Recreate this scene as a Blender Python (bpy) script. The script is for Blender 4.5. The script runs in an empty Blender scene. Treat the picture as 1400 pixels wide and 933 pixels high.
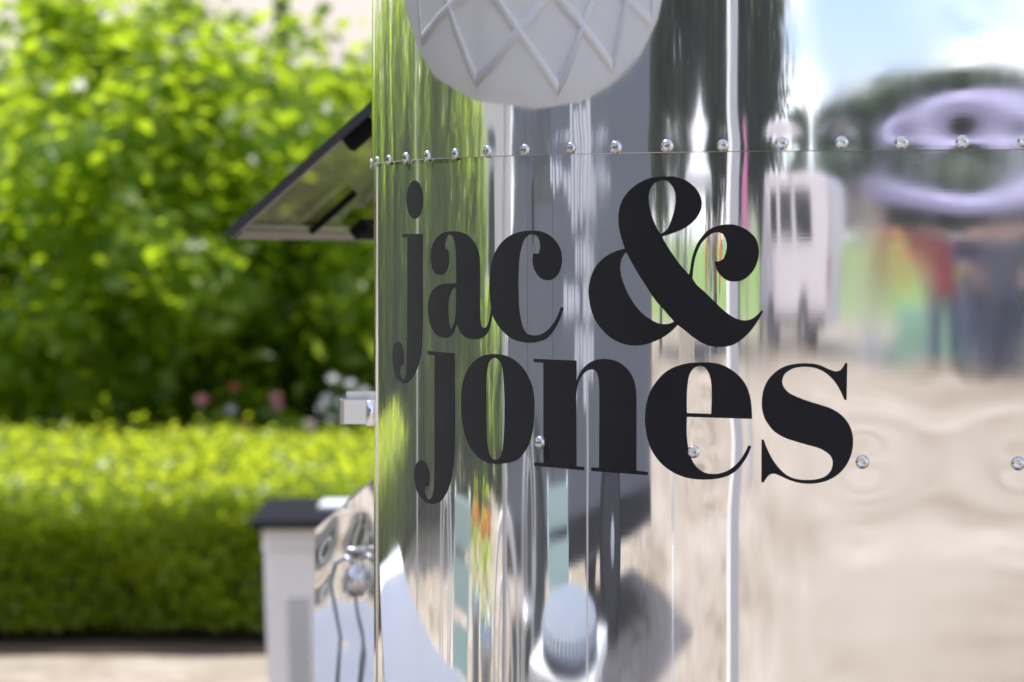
import bpy, bmesh, math, random
import numpy as np
from mathutils import Vector, Matrix
from mathutils.geometry import delaunay_2d_cdt

random.seed(7)
RNG = np.random.default_rng(7)
SC = bpy.context.scene
COL = SC.collection
rad = math.radians

# ------------------------------------------------------------------ camera, world, sun, exposure
F_PX, CX, HY, EYE = 4278.0, 700.0, 343.0, 1.3      # focal length in photo pixels, horizon row, eye height in metres
cam_d = bpy.data.cameras.new('camera')
cam = bpy.data.objects.new('camera', cam_d)
COL.objects.link(cam)
cam.location = (0, 0, EYE)
cam.rotation_euler = (rad(90), 0, 0)
cam_d.sensor_fit = 'HORIZONTAL'
cam_d.sensor_width = 36
cam_d.lens = 36 * F_PX / 1400
cam_d.shift_y = -(466.5 - HY) / 1400
cam_d.clip_start, cam_d.clip_end = 0.05, 3000
cam_d.dof.use_dof = True
cam_d.dof.focus_distance = 2.05
cam_d.dof.aperture_fstop = 11.0
cam_d.dof.aperture_blades = 0
SC.camera = cam

SUN_AZ, SUN_EL = rad(-64), rad(54)                  # azimuth measured from +Y towards +X
w = bpy.data.worlds.new('World')
SC.world = w
w.use_nodes = True
nt = w.node_tree
nt.nodes.clear()
n_out = nt.nodes.new('ShaderNodeOutputWorld')
n_bg = nt.nodes.new('ShaderNodeBackground')
n_sky = nt.nodes.new('ShaderNodeTexSky')
n_sky.sky_type = 'NISHITA'
n_sky.sun_disc = False
n_sky.sun_elevation = SUN_EL
n_sky.sun_rotation = SUN_AZ
n_sky.dust_density = 0.2
n_sky.air_density = 1.0
n_sky.ozone_density = 2.5
n_tc = nt.nodes.new('ShaderNodeTexCoord')
n_map = nt.nodes.new('ShaderNodeMapping')
n_map.inputs['Scale'].default_value = (1, 1, 2.6)
n_noise = nt.nodes.new('ShaderNodeTexNoise')
n_noise.inputs['Scale'].default_value = 11.0
n_noise.inputs['Detail'].default_value = 8
n_noise.inputs['Roughness'].default_value = 0.55
n_ramp = nt.nodes.new('ShaderNodeValToRGB')
n_ramp.color_ramp.elements[0].position = 0.46
n_ramp.color_ramp.elements[1].position = 0.62
n_mix = nt.nodes.new('ShaderNodeMixRGB')
n_mix.inputs['Color2'].default_value = (6.2, 6.3, 6.6, 1)
nt.links.new(n_tc.outputs['Generated'], n_map.inputs['Vector'])
nt.links.new(n_map.outputs['Vector'], n_noise.inputs['Vector'])
nt.links.new(n_noise.outputs['Fac'], n_ramp.inputs['Fac'])
nt.links.new(n_ramp.outputs['Color'], n_mix.inputs['Fac'])
n_tint = nt.nodes.new('ShaderNodeMixRGB')
n_tint.blend_type = 'MULTIPLY'
n_tint.inputs['Fac'].default_value = 1.0
n_tint.inputs['Color2'].default_value = (0.53, 0.54, 0.74, 1)
nt.links.new(n_sky.outputs['Color'], n_tint.inputs['Color1'])
nt.links.new(n_tint.outputs['Color'], n_mix.inputs['Color1'])
nt.links.new(n_mix.outputs['Color'], n_bg.inputs['Color'])
n_bg.inputs['Strength'].default_value = 0.15
nt.links.new(n_bg.outputs['Background'], n_out.inputs['Surface'])

sun_d = bpy.data.lights.new('sun', 'SUN')
sun_d.energy = 3.0
sun_d.angle = rad(0.5)
sun_d.color = (1.0, 0.955, 0.88)
sun = bpy.data.objects.new('sun', sun_d)
COL.objects.link(sun)
sd = Vector((math.sin(SUN_AZ) * math.cos(SUN_EL), math.cos(SUN_AZ) * math.cos(SUN_EL), math.sin(SUN_EL)))
sun.rotation_euler = sd.to_track_quat('Z', 'Y').to_euler()
sun.location = (0, 0, 12)

SC.view_settings.view_transform = 'Standard'
SC.view_settings.look = 'None'
SC.view_settings.gamma = 1
SC.view_settings.use_curve_mapping = False
SC.view_settings.exposure = 1.05
SC.cycles.use_denoising = True
SC.cycles.caustics_reflective = False
SC.cycles.caustics_refractive = False
SC.cycles.max_bounces = 10
SC.cycles.glossy_bounces = 6
SC.cycles.sample_clamp_indirect = 6

# ------------------------------------------------------------------ materials
MATS = {}
def mat(name, col, rough=0.6, metal=0.0, var=0.12, scale=8.0, bump=0.0, bscale=60.0, spec=0.5, coat=0.0):
    if name in MATS: return MATS[name]
    m = bpy.data.materials.new(name)
    m.use_nodes = True
    t = m.node_tree
    b = t.nodes['Principled BSDF']
    b.inputs['Roughness'].default_value = rough
    b.inputs['Metallic'].default_value = metal
    b.inputs['Specular IOR Level'].default_value = spec
    b.inputs['Coat Weight'].default_value = coat
    tc = t.nodes.new('ShaderNodeTexCoord')
    nz = t.nodes.new('ShaderNodeTexNoise')
    nz.inputs['Scale'].default_value = scale
    nz.inputs['Detail'].default_value = 5
    t.links.new(tc.outputs['Object'], nz.inputs['Vector'])
    mr = t.nodes.new('ShaderNodeMixRGB')
    mr.inputs['Color1'].default_value = tuple(c * (1 - var) for c in col) + (1,)
    mr.inputs['Color2'].default_value = tuple(min(1, c * (1 + var)) for c in col) + (1,)
    t.links.new(nz.outputs['Fac'], mr.inputs['Fac'])
    t.links.new(mr.outputs['Color'], b.inputs['Base Color'])
    if bump > 0:
        n2 = t.nodes.new('ShaderNodeTexNoise')
        n2.inputs['Scale'].default_value = bscale
        n2.inputs['Detail'].default_value = 6
        t.links.new(tc.outputs['Object'], n2.inputs['Vector'])
        bp = t.nodes.new('ShaderNodeBump')
        bp.inputs['Strength'].default_value = bump
        bp.inputs['Distance'].default_value = 0.01
        t.links.new(n2.outputs['Fac'], bp.inputs['Height'])
        t.links.new(bp.outputs['Normal'], b.inputs['Normal'])
    MATS[name] = m
    return m

def leaf_mat(name, ca, cb, trans, tf=0.45, rough=0.35):
    if name in MATS: return MATS[name]
    m = bpy.data.materials.new(name)
    m.use_nodes = True
    t = m.node_tree
    b = t.nodes['Principled BSDF']
    out = t.nodes['Material Output']
    geo = t.nodes.new('ShaderNodeNewGeometry')
    ramp = t.nodes.new('ShaderNodeMixRGB')
    ramp.inputs['Color1'].default_value = (*ca, 1)
    ramp.inputs['Color2'].default_value = (*cb, 1)
    t.links.new(geo.outputs['Random Per Island'], ramp.inputs['Fac'])
    t.links.new(ramp.outputs['Color'], b.inputs['Base Color'])
    b.inputs['Roughness'].default_value = rough
    b.inputs['Specular IOR Level'].default_value = 0.5
    tr = t.nodes.new('ShaderNodeBsdfTranslucent')
    tr.inputs['Color'].default_value = (*trans, 1)
    mx = t.nodes.new('ShaderNodeMixShader')
    mx.inputs['Fac'].default_value = tf
    t.links.new(b.outputs['BSDF'], mx.inputs[1])
    t.links.new(tr.outputs['BSDF'], mx.inputs[2])
    t.links.new(mx.outputs['Shader'], out.inputs['Surface'])
    MATS[name] = m
    return m

def steel(name, base, rough, scratch=0.15, film=1.0):
    """polished stainless sheet: faint vertical polishing lines, dust specks and smears in the gloss"""
    if name in MATS: return MATS[name]
    m = bpy.data.materials.new(name)
    m.use_nodes = True
    t = m.node_tree
    b = t.nodes['Principled BSDF']
    b.inputs['Metallic'].default_value = film
    b.inputs['Base Color'].default_value = (*base, 1)
    tc = t.nodes.new('ShaderNodeTexCoord')
    mp = t.nodes.new('ShaderNodeMapping')
    mp.inputs['Scale'].default_value = (1, 1, 0.25)
    t.links.new(tc.outputs['Object'], mp.inputs['Vector'])
    nz = t.nodes.new('ShaderNodeTexNoise')
    nz.inputs['Scale'].default_value = 26
    nz.inputs['Detail'].default_value = 7
    t.links.new(mp.outputs['Vector'], nz.inputs['Vector'])
    mr = t.nodes.new('ShaderNodeMapRange')
    mr.inputs['From Min'].default_value = 0.35
    mr.inputs['From Max'].default_value = 0.75
    mr.inputs['To Min'].default_value = rough
    mr.inputs['To Max'].default_value = rough + 0.05
    t.links.new(nz.outputs['Fac'], mr.inputs['Value'])
    mp2 = t.nodes.new('ShaderNodeMapping'); mp2.inputs['Scale'].default_value = (30, 30, 900)
    mp2.inputs['Rotation'].default_value = (0.12, 0.05, 0)
    t.links.new(tc.outputs['Object'], mp2.inputs['Vector'])
    sc = t.nodes.new('ShaderNodeTexNoise'); sc.inputs['Scale'].default_value = 1.0; sc.inputs['Detail'].default_value = 3
    t.links.new(mp2.outputs['Vector'], sc.inputs['Vector'])
    bpn = t.nodes.new('ShaderNodeBump'); bpn.inputs['Strength'].default_value = 0.0025; bpn.inputs['Distance'].default_value = 0.0004
    t.links.new(sc.outputs['Fac'], bpn.inputs['Height']); t.links.new(bpn.outputs['Normal'], b.inputs['Normal'])
    # dust: sparse tiny specks that are rough
    vo = t.nodes.new('ShaderNodeTexVoronoi')
    vo.inputs['Scale'].default_value = 700
    t.links.new(tc.outputs['Object'], vo.inputs['Vector'])
    lt = t.nodes.new('ShaderNodeMath'); lt.operation = 'LESS_THAN'
    lt.inputs[1].default_value = 0.13
    t.links.new(vo.outputs['Distance'], lt.inputs[0])
    sp = t.nodes.new('ShaderNodeTexNoise'); sp.inputs['Scale'].default_value = 30; sp.inputs['Detail'].default_value = 3
    t.links.new(tc.outputs['Object'], sp.inputs['Vector'])
    gt = t.nodes.new('ShaderNodeMath'); gt.operation = 'GREATER_THAN'; gt.inputs[1].default_value = 0.60
    t.links.new(sp.outputs['Fac'], gt.inputs[0])
    mu = t.nodes.new('ShaderNodeMath'); mu.operation = 'MULTIPLY'
    t.links.new(lt.outputs[0], mu.inputs[0]); t.links.new(gt.outputs[0], mu.inputs[1])
    m2 = t.nodes.new('ShaderNodeMath'); m2.operation = 'MULTIPLY'; m2.inputs[1].default_value = scratch
    t.links.new(mu.outputs[0], m2.inputs[0])
    ad = t.nodes.new('ShaderNodeMath'); ad.operation = 'ADD'
    t.links.new(mr.outputs['Result'], ad.inputs[0]); t.links.new(m2.outputs[0], ad.inputs[1])
    t.links.new(ad.outputs[0], b.inputs['Roughness'])
    MATS[name] = m
    return m

M_PANEL = steel('polished_steel', (0.90, 0.905, 0.91), 0.018, 0.16, 0.93)
def acrylic():
    m = bpy.data.materials.new('smoked_acrylic'); m.use_nodes = True
    t = m.node_tree; out = t.nodes['Material Output']; t.nodes.remove(t.nodes['Principled BSDF'])
    tr = t.nodes.new('ShaderNodeBsdfTransparent'); tr.inputs['Color'].default_value = (0.80, 0.76, 0.58, 1)
    gl = t.nodes.new('ShaderNodeBsdfGlossy'); gl.inputs['Roughness'].default_value = 0.06; gl.inputs['Color'].default_value = (0.9, 0.9, 0.9, 1)
    nz = t.nodes.new('ShaderNodeTexNoise'); nz.inputs['Scale'].default_value = 5
    mr = t.nodes.new('ShaderNodeMapRange'); mr.inputs['To Min'].default_value = 0.02; mr.inputs['To Max'].default_value = 0.10
    mx = t.nodes.new('ShaderNodeMixShader')
    t.links.new(nz.outputs['Fac'], mr.inputs['Value']); t.links.new(mr.outputs['Result'], mx.inputs['Fac'])
    t.links.new(tr.outputs['BSDF'], mx.inputs[1]); t.links.new(gl.outputs['BSDF'], mx.inputs[2]); t.links.new(mx.outputs['Shader'], out.inputs['Surface'])
    return m
M_ACRYLIC = acrylic()
M_RIVET = steel('rivet_steel', (0.66, 0.66, 0.66), 0.14, 0.0)
M_BRACKET = steel('bracket_steel', (0.62, 0.62, 0.64), 0.24, 0.0)
M_VINYL = mat('black_vinyl', (0.013, 0.013, 0.014), 0.6, 0, 0.2, 40, spec=0.16)
M_BLACK = mat('black_rubber', (0.014, 0.014, 0.016), 0.9, spec=0.1)
M_WHITE = mat('white_plastic', (0.86, 0.87, 0.88), 0.45, 0, 0.03)
M_PAINTW = mat('white_paint', (0.80, 0.79, 0.77), 0.35, 0, 0.03)
M_FABW = mat('white_canvas', (0.78, 0.77, 0.75), 0.9, 0, 0.05, 4, 0.15, 300)
M_GREY = mat('dark_grey_paint', (0.115, 0.13, 0.15), 0.42, 0, 0.08, 2, coat=0.4)
M_GLASS = mat('dark_glass', (0.02, 0.025, 0.03), 0.06, 0, 0.0, spec=0.8)
M_TYRE = mat('tyre_rubber', (0.03, 0.03, 0.032), 0.8)
M_RIM = mat('silver_rim', (0.74, 0.75, 0.76), 0.35, 0.0, 0.05)
M_CHROME = steel('chrome', (0.85, 0.85, 0.86), 0.08, 0.0)
M_TUBE = mat('silver_painted_tube', (0.62, 0.64, 0.66), 0.3, 0.5, 0.04)
M_POST = mat('grey_timber', (0.07, 0.075, 0.085), 0.7, 0, 0.2, 5)
M_CREAM = mat('cream_render', (0.86, 0.79, 0.68), 0.85, 0, 0.06, 1.2, 0.2, 40)
M_TRUNK = mat('bark', (0.09, 0.06, 0.04), 0.9, 0, 0.3, 12, 0.5, 40)
M_LILAC = mat('lilac_canvas', (0.34, 0.31, 0.45), 0.9, 0, 0.06, 2)
M_MINT = mat('mint_paint', (0.48, 0.64, 0.60), 0.5, 0, 0.06)
M_TERRA = mat('terracotta', (0.62, 0.24, 0.09), 0.8, 0, 0.12)
M_GALV = mat('galvanised', (0.40, 0.45, 0.52), 0.35, 0.5, 0.12, 6)

# ------------------------------------------------------------------ helpers
def link(o, parent=None):
    COL.objects.link(o)
    if parent is not None: o.parent = parent
    return o

def tag(o, label, cat, group=None):
    o['label'] = label; o['category'] = cat
    if group: o['group'] = group
    return o

def thing(name, label, cat, loc=(0, 0, 0), rotz=0.0, group=None):
    o = bpy.data.objects.new(name, None)
    link(o)
    o.location = loc
    o.rotation_euler = (0, 0, rotz)
    o.empty_display_size = 0.1
    return tag(o, label, cat, group)

def obj(name, bm, m, parent=None, smooth=False, loc=None):
    me = bpy.data.meshes.new(name)
    bm.normal_update()
    bm.to_mesh(me); bm.free()
    if smooth:
        me.polygons.foreach_set('use_smooth', [True] * len(me.polygons))
    me.materials.append(m)
    o = bpy.data.objects.new(name, me)
    link(o, parent)
    if loc is not None: o.location = loc
    return o

def np_obj(name, verts, faces, m, parent=None, smooth=False):
    """verts (n,3), faces (k,3 or 4) arrays -> mesh object"""
    me = bpy.data.meshes.new(name)
    verts = np.asarray(verts, dtype=np.float32); faces = np.asarray(faces, dtype=np.int32)
    k, c = faces.shape
    me.vertices.add(len(verts)); me.vertices.foreach_set('co', verts.ravel())
    me.loops.add(k * c); me.loops.foreach_set('vertex_index', faces.ravel())
    me.polygons.add(k)
    me.polygons.foreach_set('loop_start', np.arange(0, k * c, c, dtype=np.int32))
    me.polygons.foreach_set('loop_total', np.full(k, c, dtype=np.int32))
    me.update(calc_edges=True)
    if smooth: me.polygons.foreach_set('use_smooth', np.ones(k, dtype=bool))
    me.materials.append(m)
    o = bpy.data.objects.new(name, me)
    return link(o, parent)

def box(bm, lo, hi, bev=0.0, rot=None, at=None):
    lo, hi = Vector(lo), Vector(hi)
    c, s = (lo + hi) / 2, hi - lo
    M = Matrix.Translation(c) @ Matrix.Diagonal((s.x, s.y, s.z, 1))
    if rot is not None: M = Matrix.Translation(at or Vector()) @ rot.to_4x4() @ M
    g = bmesh.ops.create_cube(bm, size=1, matrix=M)
    if bev > 0:
        es = list({e for v in g['verts'] for e in v.link_edges})
        bmesh.ops.bevel(bm, geom=es, offset=bev, segments=2, affect='EDGES', profile=0.5)
    return bm

def nb(): return bmesh.new()

def frame(d):
    d = d.normalized()
    u = d.orthogonal().normalized()
    return u, d.cross(u)

def tube(bm, pts, r, n=8, cap=True, closed=False):
    pts = [Vector(p) for p in pts]
    rs = r if isinstance(r, (list, tuple)) else [r] * len(pts)
    rings = []
    u = None
    for i, p in enumerate(pts):
        a = pts[i - 1] if (i > 0 or closed) else p
        b = pts[(i + 1) % len(pts)] if (i < len(pts) - 1 or closed) else p
        d = (b - a).normalized()
        if u is None: u = d.orthogonal().normalized()
        u = (u - d * u.dot(d)).normalized()
        v = d.cross(u)
        rings.append([bm.verts.new(p + rs[i] * (math.cos(2 * math.pi * k / n) * u + math.sin(2 * math.pi * k / n) * v)) for k in range(n)])
    seq = list(range(len(rings) - 1)) + ([len(rings) - 1] if closed else [])
    for i in seq:
        A, B = rings[i], rings[(i + 1) % len(rings)]
        for k in range(n):
            bm.faces.new((A[k], A[(k + 1) % n], B[(k + 1) % n], B[k]))
    if cap and not closed:
        bm.faces.new(rings[0][::-1]); bm.faces.new(rings[-1])
    return bm

def lathe(bm, prof, n=24, axis='Z', c=(0, 0, 0), capb=True, capt=True):
    """prof: (radius, height) list"""
    c = Vector(c)
    rings = []
    for r, h in prof:
        ring = []
        for k in range(n):
            a = 2 * math.pi * k / n
            p = (r * math.cos(a), r * math.sin(a), h)
            if axis == 'Y': p = (p[0], p[2], p[1])
            if axis == 'X': p = (p[2], p[0], p[1])
            ring.append(bm.verts.new(c + Vector(p)))
        rings.append(ring)
    for A, B in zip(rings, rings[1:]):
        for k in range(n):
            bm.faces.new((A[k], A[(k + 1) % n], B[(k + 1) % n], B[k]))
    if capb: bm.faces.new(rings[0][::-1])
    if capt: bm.faces.new(rings[-1])
    bmesh.ops.recalc_face_normals(bm, faces=bm.faces)
    return bm

def prism(bm, poly, a, b, plane='XZ'):
    """extrude a 2D polygon between a and b on the third axis"""
    def P(u, v, t):
        return {'XZ': (u, t, v), 'XY': (u, v, t), 'YZ': (t, u, v)}[plane]
    A = [bm.verts.new(P(u, v, a)) for u, v in poly]
    B = [bm.verts.new(P(u, v, b)) for u, v in poly]
    bm.faces.new(A); bm.faces.new(B[::-1])
    n = len(poly)
    for i in range(n): bm.faces.new((A[i], B[i], B[(i + 1) % n], A[(i + 1) % n]))
    bmesh.ops.recalc_face_normals(bm, faces=bm.faces)
    return bm

def copy_tree(o, parent=None):
    c = o.copy(); COL.objects.link(c)
    if parent is not None: c.parent = parent
    for ch in list(o.children): copy_tree(ch, c)
    return c

# ------------------------------------------------------------------ plan of the polished front and its rounded corner
TH = rad(12.5)              # the flat front turns this much away from the picture plane
R_C, RAMP, D0, XS = 0.34885, 0.07, 1.93, 1160.0
DS = 0.0005
_x, _y, _psi, _s = (XS - CX) / F_PX * D0, D0, TH, 0.0
_pp, _ps = [], []
while _psi < TH + math.pi / 2:
    _pp.append((_x, _y)); _ps.append(_psi)
    k = min(1.0, _s / RAMP) / R_C
    _x -= math.cos(_psi) * DS; _y += math.sin(_psi) * DS; _psi += k * DS; _s += DS
PP, PS = np.array(_pp), np.array(_ps)
S_END = (len(PP) - 1) * DS
SIDE = Vector((math.sin(TH), math.cos(TH), 0))       # along the trailer's side, away from the camera
OUTW = Vector((-math.cos(TH), math.sin(TH), 0))      # out of the trailer's side
FRONT_R = Vector((math.cos(TH), -math.sin(TH), 0))   # along the flat front, to the right
P_END = Vector((PP[-1][0], PP[-1][1], 0))

def plan(s):
    """arc length s (array) -> x, y, heading psi; s<0 is the flat front, 0..S_END the corner, beyond it the side"""
    s = np.asarray(s, dtype=float)
    i = np.clip(s / DS, 0, len(PP) - 1)
    g = np.arange(len(PP))
    x = np.interp(i, g, PP[:, 0]); y = np.interp(i, g, PP[:, 1]); ps = np.interp(i, g, PS)
    neg = np.minimum(s, 0); pos = np.maximum(s - S_END, 0)
    x = x - math.cos(TH) * neg + math.sin(TH) * pos
    y = y + math.sin(TH) * neg + math.cos(TH) * pos
    return x, y, ps

_tab_s = np.arange(-0.6, S_END, DS)
_tx, _ty, _tp = plan(_tab_s)
_tpx = CX + F_PX * _tx / _ty
_imin = int(np.argmin(_tpx))
PX_MIN = _tpx[_imin]

def px_to_s(x):
    """picture column -> arc length on the panel"""
    return np.interp(-np.asarray(x, dtype=float), -_tpx[:_imin + 1], _tab_s[:_imin + 1])

def px_to_sz(x, y):
    s = px_to_s(x)
    yy = plan(s)[1]
    return s, EYE + (HY - np.asarray(y, dtype=float)) / F_PX * yy

def bounce(x):
    """where the sight line of a column meets the panel, and the direction it leaves in"""
    s = float(px_to_s(x)); px_, py_, ps_ = plan(s)
    P = Vector((float(px_), float(py_))); v = P.normalized()
    n = Vector((-math.sin(ps_), -math.cos(ps_)))
    return P, v - 2 * v.dot(n) * n

def seen(x, path, z=0.0):
    """a point on the ground seen mirrored in column x, path metres from the eye in all"""
    P, r = bounce(x)
    q = P + r * (path - P.length)
    return Vector((q.x, q.y, z))

def face_to(p, q=(0.0, 2.0)):
    """rotation about z that turns local -y towards q"""
    return math.atan2(q[1] - p[1], q[0] - p[0]) + math.pi / 2

# ------------------------------------------------------------------ rivets and the dents they pull into the sheet
TOP_RIVETS = [(518, 221), (534, 219), (557, 216.5), (586, 214), (624, 211), (668, 207.5), (719, 205.5), (782, 202.5), (843, 202),
              (913, 200), (989, 199), (1069, 196), (1151, 195), (1233, 195), (1316, 194), (1400, 193)]
LOW_RIVETS = [(738, 605), (948, 618), (1179, 632), (1392, 634)]
def rivet_sz(lst):
    return [tuple(float(q) for q in px_to_sz(x, y)) for x, y in lst]
TR, LR = rivet_sz(TOP_RIVETS), rivet_sz(LOW_RIVETS)
for k in range(1, 12): TR.append((TR[15][0] - 0.0385 * k, TR[15][1]))
for k in range(1, 4): LR.append((LR[3][0] - 0.095 * k, LR[3][1]))
SEAM_Z = float(px_to_sz(960, 207.6)[1])

def vnoise(x, seed):
    g = np.random.default_rng(seed).uniform(-1, 1, 4096)
    x = np.asarray(x, dtype=float) + 1000.0
    i = np.floor(x).astype(int); f = x - i; f = f * f * f * (f * (f * 6 - 15) + 10)
    return g[i % 4096] * (1 - f) + g[(i + 1) % 4096] * f

def dent(s, z, upper):
    """how far the thin sheet stands off its plan, in metres"""
    s = np.asarray(s, dtype=float); z = np.asarray(z, dtype=float)
    c = np.clip(s / 0.12, 0, 1); c = c * c * (3 - 2 * c)            # 0 on the flat, 1 on the bend
    d = np.zeros(np.broadcast(s, z).shape)
    sd_ = 11 if upper else 31
    wob = 0.004 * vnoise(z / 0.05, sd_) + 0.006 * vnoise(z / 0.16, sd_ + 1)
    d = d + c * (1.0e-5 * vnoise((s + wob) / 0.0085, sd_ + 2) + 4.0e-5 * vnoise((s + wob) / 0.026, sd_ + 3))
    d = d + (1 - c) * (4.5e-5 * vnoise(s / 0.06 + 0.7 * vnoise(z / 0.09, sd_ + 4), sd_ + 5) + (3.0e-5 if upper else 4.5e-5) * vnoise(z / 0.075 + 0.5 * vnoise(s / 0.11, 5), sd_ + 6))
    for rs, rz in TR:
        a, r = ((1.3e-4, 0.0145) if rs > -0.03 else (5.5e-5, 0.010))
        q = (s - rs) ** 2 / r ** 2 + (z - rz) ** 2 / r ** 2
        d = d - a * (0.5 if not upper else 1.0) * np.exp(-q)
    if not upper:
        for rs, rz in LR:
            q = ((s - rs) ** 2 + (z - rz) ** 2)
            d = d - (2.6e-4 * np.exp(-((s - rs + 0.004) ** 2 * 0.8 + (z - rz - 0.002) ** 2 * 1.25) / 0.030 ** 2) + 9e-5 * np.exp(-q / 0.011 ** 2) - 6e-6 * np.cos(np.sqrt(q) / 0.0030 + vnoise((s - rs) / 0.02 + rs * 90, 77)) * np.exp(-q / 0.022 ** 2)) * (1 + 0.3 * math.sin(rs * 140)) * np.where(s < 0.1, 1.0, 0.3)
    # the sheet is pulled in between the rivets at the right of the seam
    ds_, dz_ = (s - TR[14][0] + 0.004) / 0.050, (z - TR[14][1] + 0.002) / 0.031
    d = d - 3.9e-4 * np.exp(-(ds_ ** 2 + dz_ ** 2))
    return d

PO = Vector((0.0, 2.0, 1.3))            # panel meshes keep their own origin here
def surf(s, z, off, upper):
    x, y, ps = plan(s)
    h = off + dent(s, z, upper)
    return np.stack([x - np.sin(ps) * h - PO.x, y - np.cos(ps) * h - PO.y, np.broadcast_to(z, x.shape) - PO.z], -1)

# ------------------------------------------------------------------ setting: ground, lawn bank
def ground_mat():
    m = bpy.data.materials.new('pale_gravel')
    m.use_nodes = True
    t = m.node_tree; b = t.nodes['Principled BSDF']
    b.inputs['Roughness'].default_value = 0.95
    b.inputs['Specular IOR Level'].default_value = 0.15
    tc = t.nodes.new('ShaderNodeTexCoord')
    n1 = t.nodes.new('ShaderNodeTexNoise'); n1.inputs['Scale'].default_value = 0.35; n1.inputs['Detail'].default_value = 6
    n2 = t.nodes.new('ShaderNodeTexNoise'); n2.inputs['Scale'].default_value = 14; n2.inputs['Detail'].default_value = 8
    for n in (n1, n2): t.links.new(tc.outputs['Object'], n.inputs['Vector'])
    r0 = t.nodes.new('ShaderNodeValToRGB')
    e = r0.color_ramp.elements
    e[0].position = 0.40; e[0].color = (0.25, 0.195, 0.135, 1)
    e[1].position = 0.60; e[1].color = (0.50, 0.435, 0.36, 1)
    q = e.new(0.46); q.color = (0.36, 0.30, 0.225, 1)
    q = e.new(0.53); q.color = (0.42, 0.355, 0.28, 1)
    n3 = t.nodes.new('ShaderNodeTexNoise'); n3.inputs['Scale'].default_value = 1.6; n3.inputs['Detail'].default_value = 7; n3.inputs['Distortion'].default_value = 1.2
    t.links.new(tc.outputs['Object'], n3.inputs['Vector'])
    av = t.nodes.new('ShaderNodeMixRGB'); av.inputs['Fac'].default_value = 0.5
    t.links.new(n1.outputs['Fac'], av.inputs['Color1']); t.links.new(n3.outputs['Fac'], av.inputs['Color2'])
    t.links.new(av.outputs['Color'], r0.inputs['Fac'])
    r1 = r0
    r2 = t.nodes.new('ShaderNodeMixRGB'); r2.blend_type = 'MULTIPLY'; r2.inputs['Fac'].default_value = 0.6
    cr = t.nodes.new('ShaderNodeValToRGB')
    cr.color_ramp.elements[0].position = 0.3; cr.color_ramp.elements[0].color = (0.55, 0.55, 0.55, 1)
    cr.color_ramp.elements[1].position = 0.65; cr.color_ramp.elements[1].color = (1.1, 1.1, 1.1, 1)
    t.links.new(n2.outputs['Fac'], cr.inputs['Fac'])
    t.links.new(r1.outputs['Color'], r2.inputs['Color1']); t.links.new(cr.outputs['Color'], r2.inputs['Color2'])
    t.links.new(r2.outputs['Color'], b.inputs['Base Color'])
    bp = t.nodes.new('ShaderNodeBump'); bp.inputs['Strength'].default_value = 0.5; bp.inputs['Distance'].default_value = 0.01
    t.links.new(n2.outputs['Fac'], bp.inputs['Height']); t.links.new(bp.outputs['Normal'], b.inputs['Normal'])
    return m
g = nb()
bmesh.ops.create_grid(g, x_segments=8, y_segments=8, size=1500)
ground = obj('ground', g, ground_mat())
ground['kind'] = 'structure'

M_LAWN = mat('mown_grass', (0.17, 0.27, 0.05), 0.9, 0, 0.25, 0.6, 0.4, 30)
# a grassed bank rising beyond the gravel, in the sector behind and left of the eye
bank_rows = [(55, 0.004), (56.5, 0.12), (66, 0.95), (80, 1.35), (110, 1.7), (300, 2.2), (302, -0.5)]
vs, fs = [], []
AZS = [rad(a) for a in range(-205, -112, 3)]
for r_, z_ in bank_rows:
    for a in AZS: vs.append((r_ * math.sin(a), r_ * math.cos(a), z_))
nA = len(AZS)
for i in range(len(bank_rows) - 1):
    for j in range(nA - 1): fs.append((i * nA + j, i * nA + j + 1, (i + 1) * nA + j + 1, (i + 1) * nA + j))
lawn = np_obj('lawn', vs, fs, M_LAWN, smooth=True)
lawn['kind'] = 'structure'
M_SOIL_SHADE = mat('soil_and_shade', (0.12, 0.08, 0.05), 0.95, 0, 0.3, 6, 0.6, 40)
g = nb()
box(g, (-16, 10.04, -0.05), (3.2, 16.6, 0.012))  # bed soil; its dark front strip also stands for the hedge's shadow
soil = obj('planting_bed', g, M_SOIL_SHADE); soil['kind'] = 'structure'

# ------------------------------------------------------------------ trailer
trailer = thing('catering_trailer', 'mirror polished steel catering trailer with rounded corner and black lettering', 'trailer', (P_END.x, P_END.y, 0))
INV = Matrix.Translation((-P_END.x, -P_END.y, 0))
def put(o, world=(0, 0, 0), parent=trailer):
    """parent o to a trailer part while its mesh stays in world coordinates offset by world"""
    o.parent = parent
    off = Vector(world) - Vector((P_END.x, P_END.y, 0))
    p = parent
    while p is not None and p is not trailer:
        off = off - p.location; p = p.parent
    o.location = off
    return o

S_R = -1.15                                     # right end of the flat front
def uniq(a): return np.unique(np.round(np.concatenate(a), 6))
sg = uniq([np.arange(S_R, -0.30, 0.012), np.arange(-0.30, S_END + 0.02, 0.0019), [S_END + 0.02]])
zl = uniq([np.linspace(0.42, 0.98, 24), np.arange(0.98, SEAM_Z + 0.006, 0.0022)])
zu = uniq([[SEAM_Z], np.arange(SEAM_Z + 0.0009, 1.50, 0.0020), np.linspace(1.50, 2.35, 30)])
def panel(name, zg, off, upper):
    S, Z = np.meshgrid(sg, zg)
    v = surf(S.ravel(), Z.ravel(), off, upper)
    a, b = len(zg), len(sg)
    i, j = np.meshgrid(np.arange(a - 1), np.arange(b - 1), indexing='ij')
    q = (i * b + j).ravel()
    f = np.stack([q, q + b, q + b + 1, q + 1], -1)
    o = np_obj(name, v, f, M_PANEL, None, True)
    return put(o, PO)
low_panel = panel('lower_panel', zl, 0.0, False)
up_panel = panel('upper_panel', zu, 0.0013, True)
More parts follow.
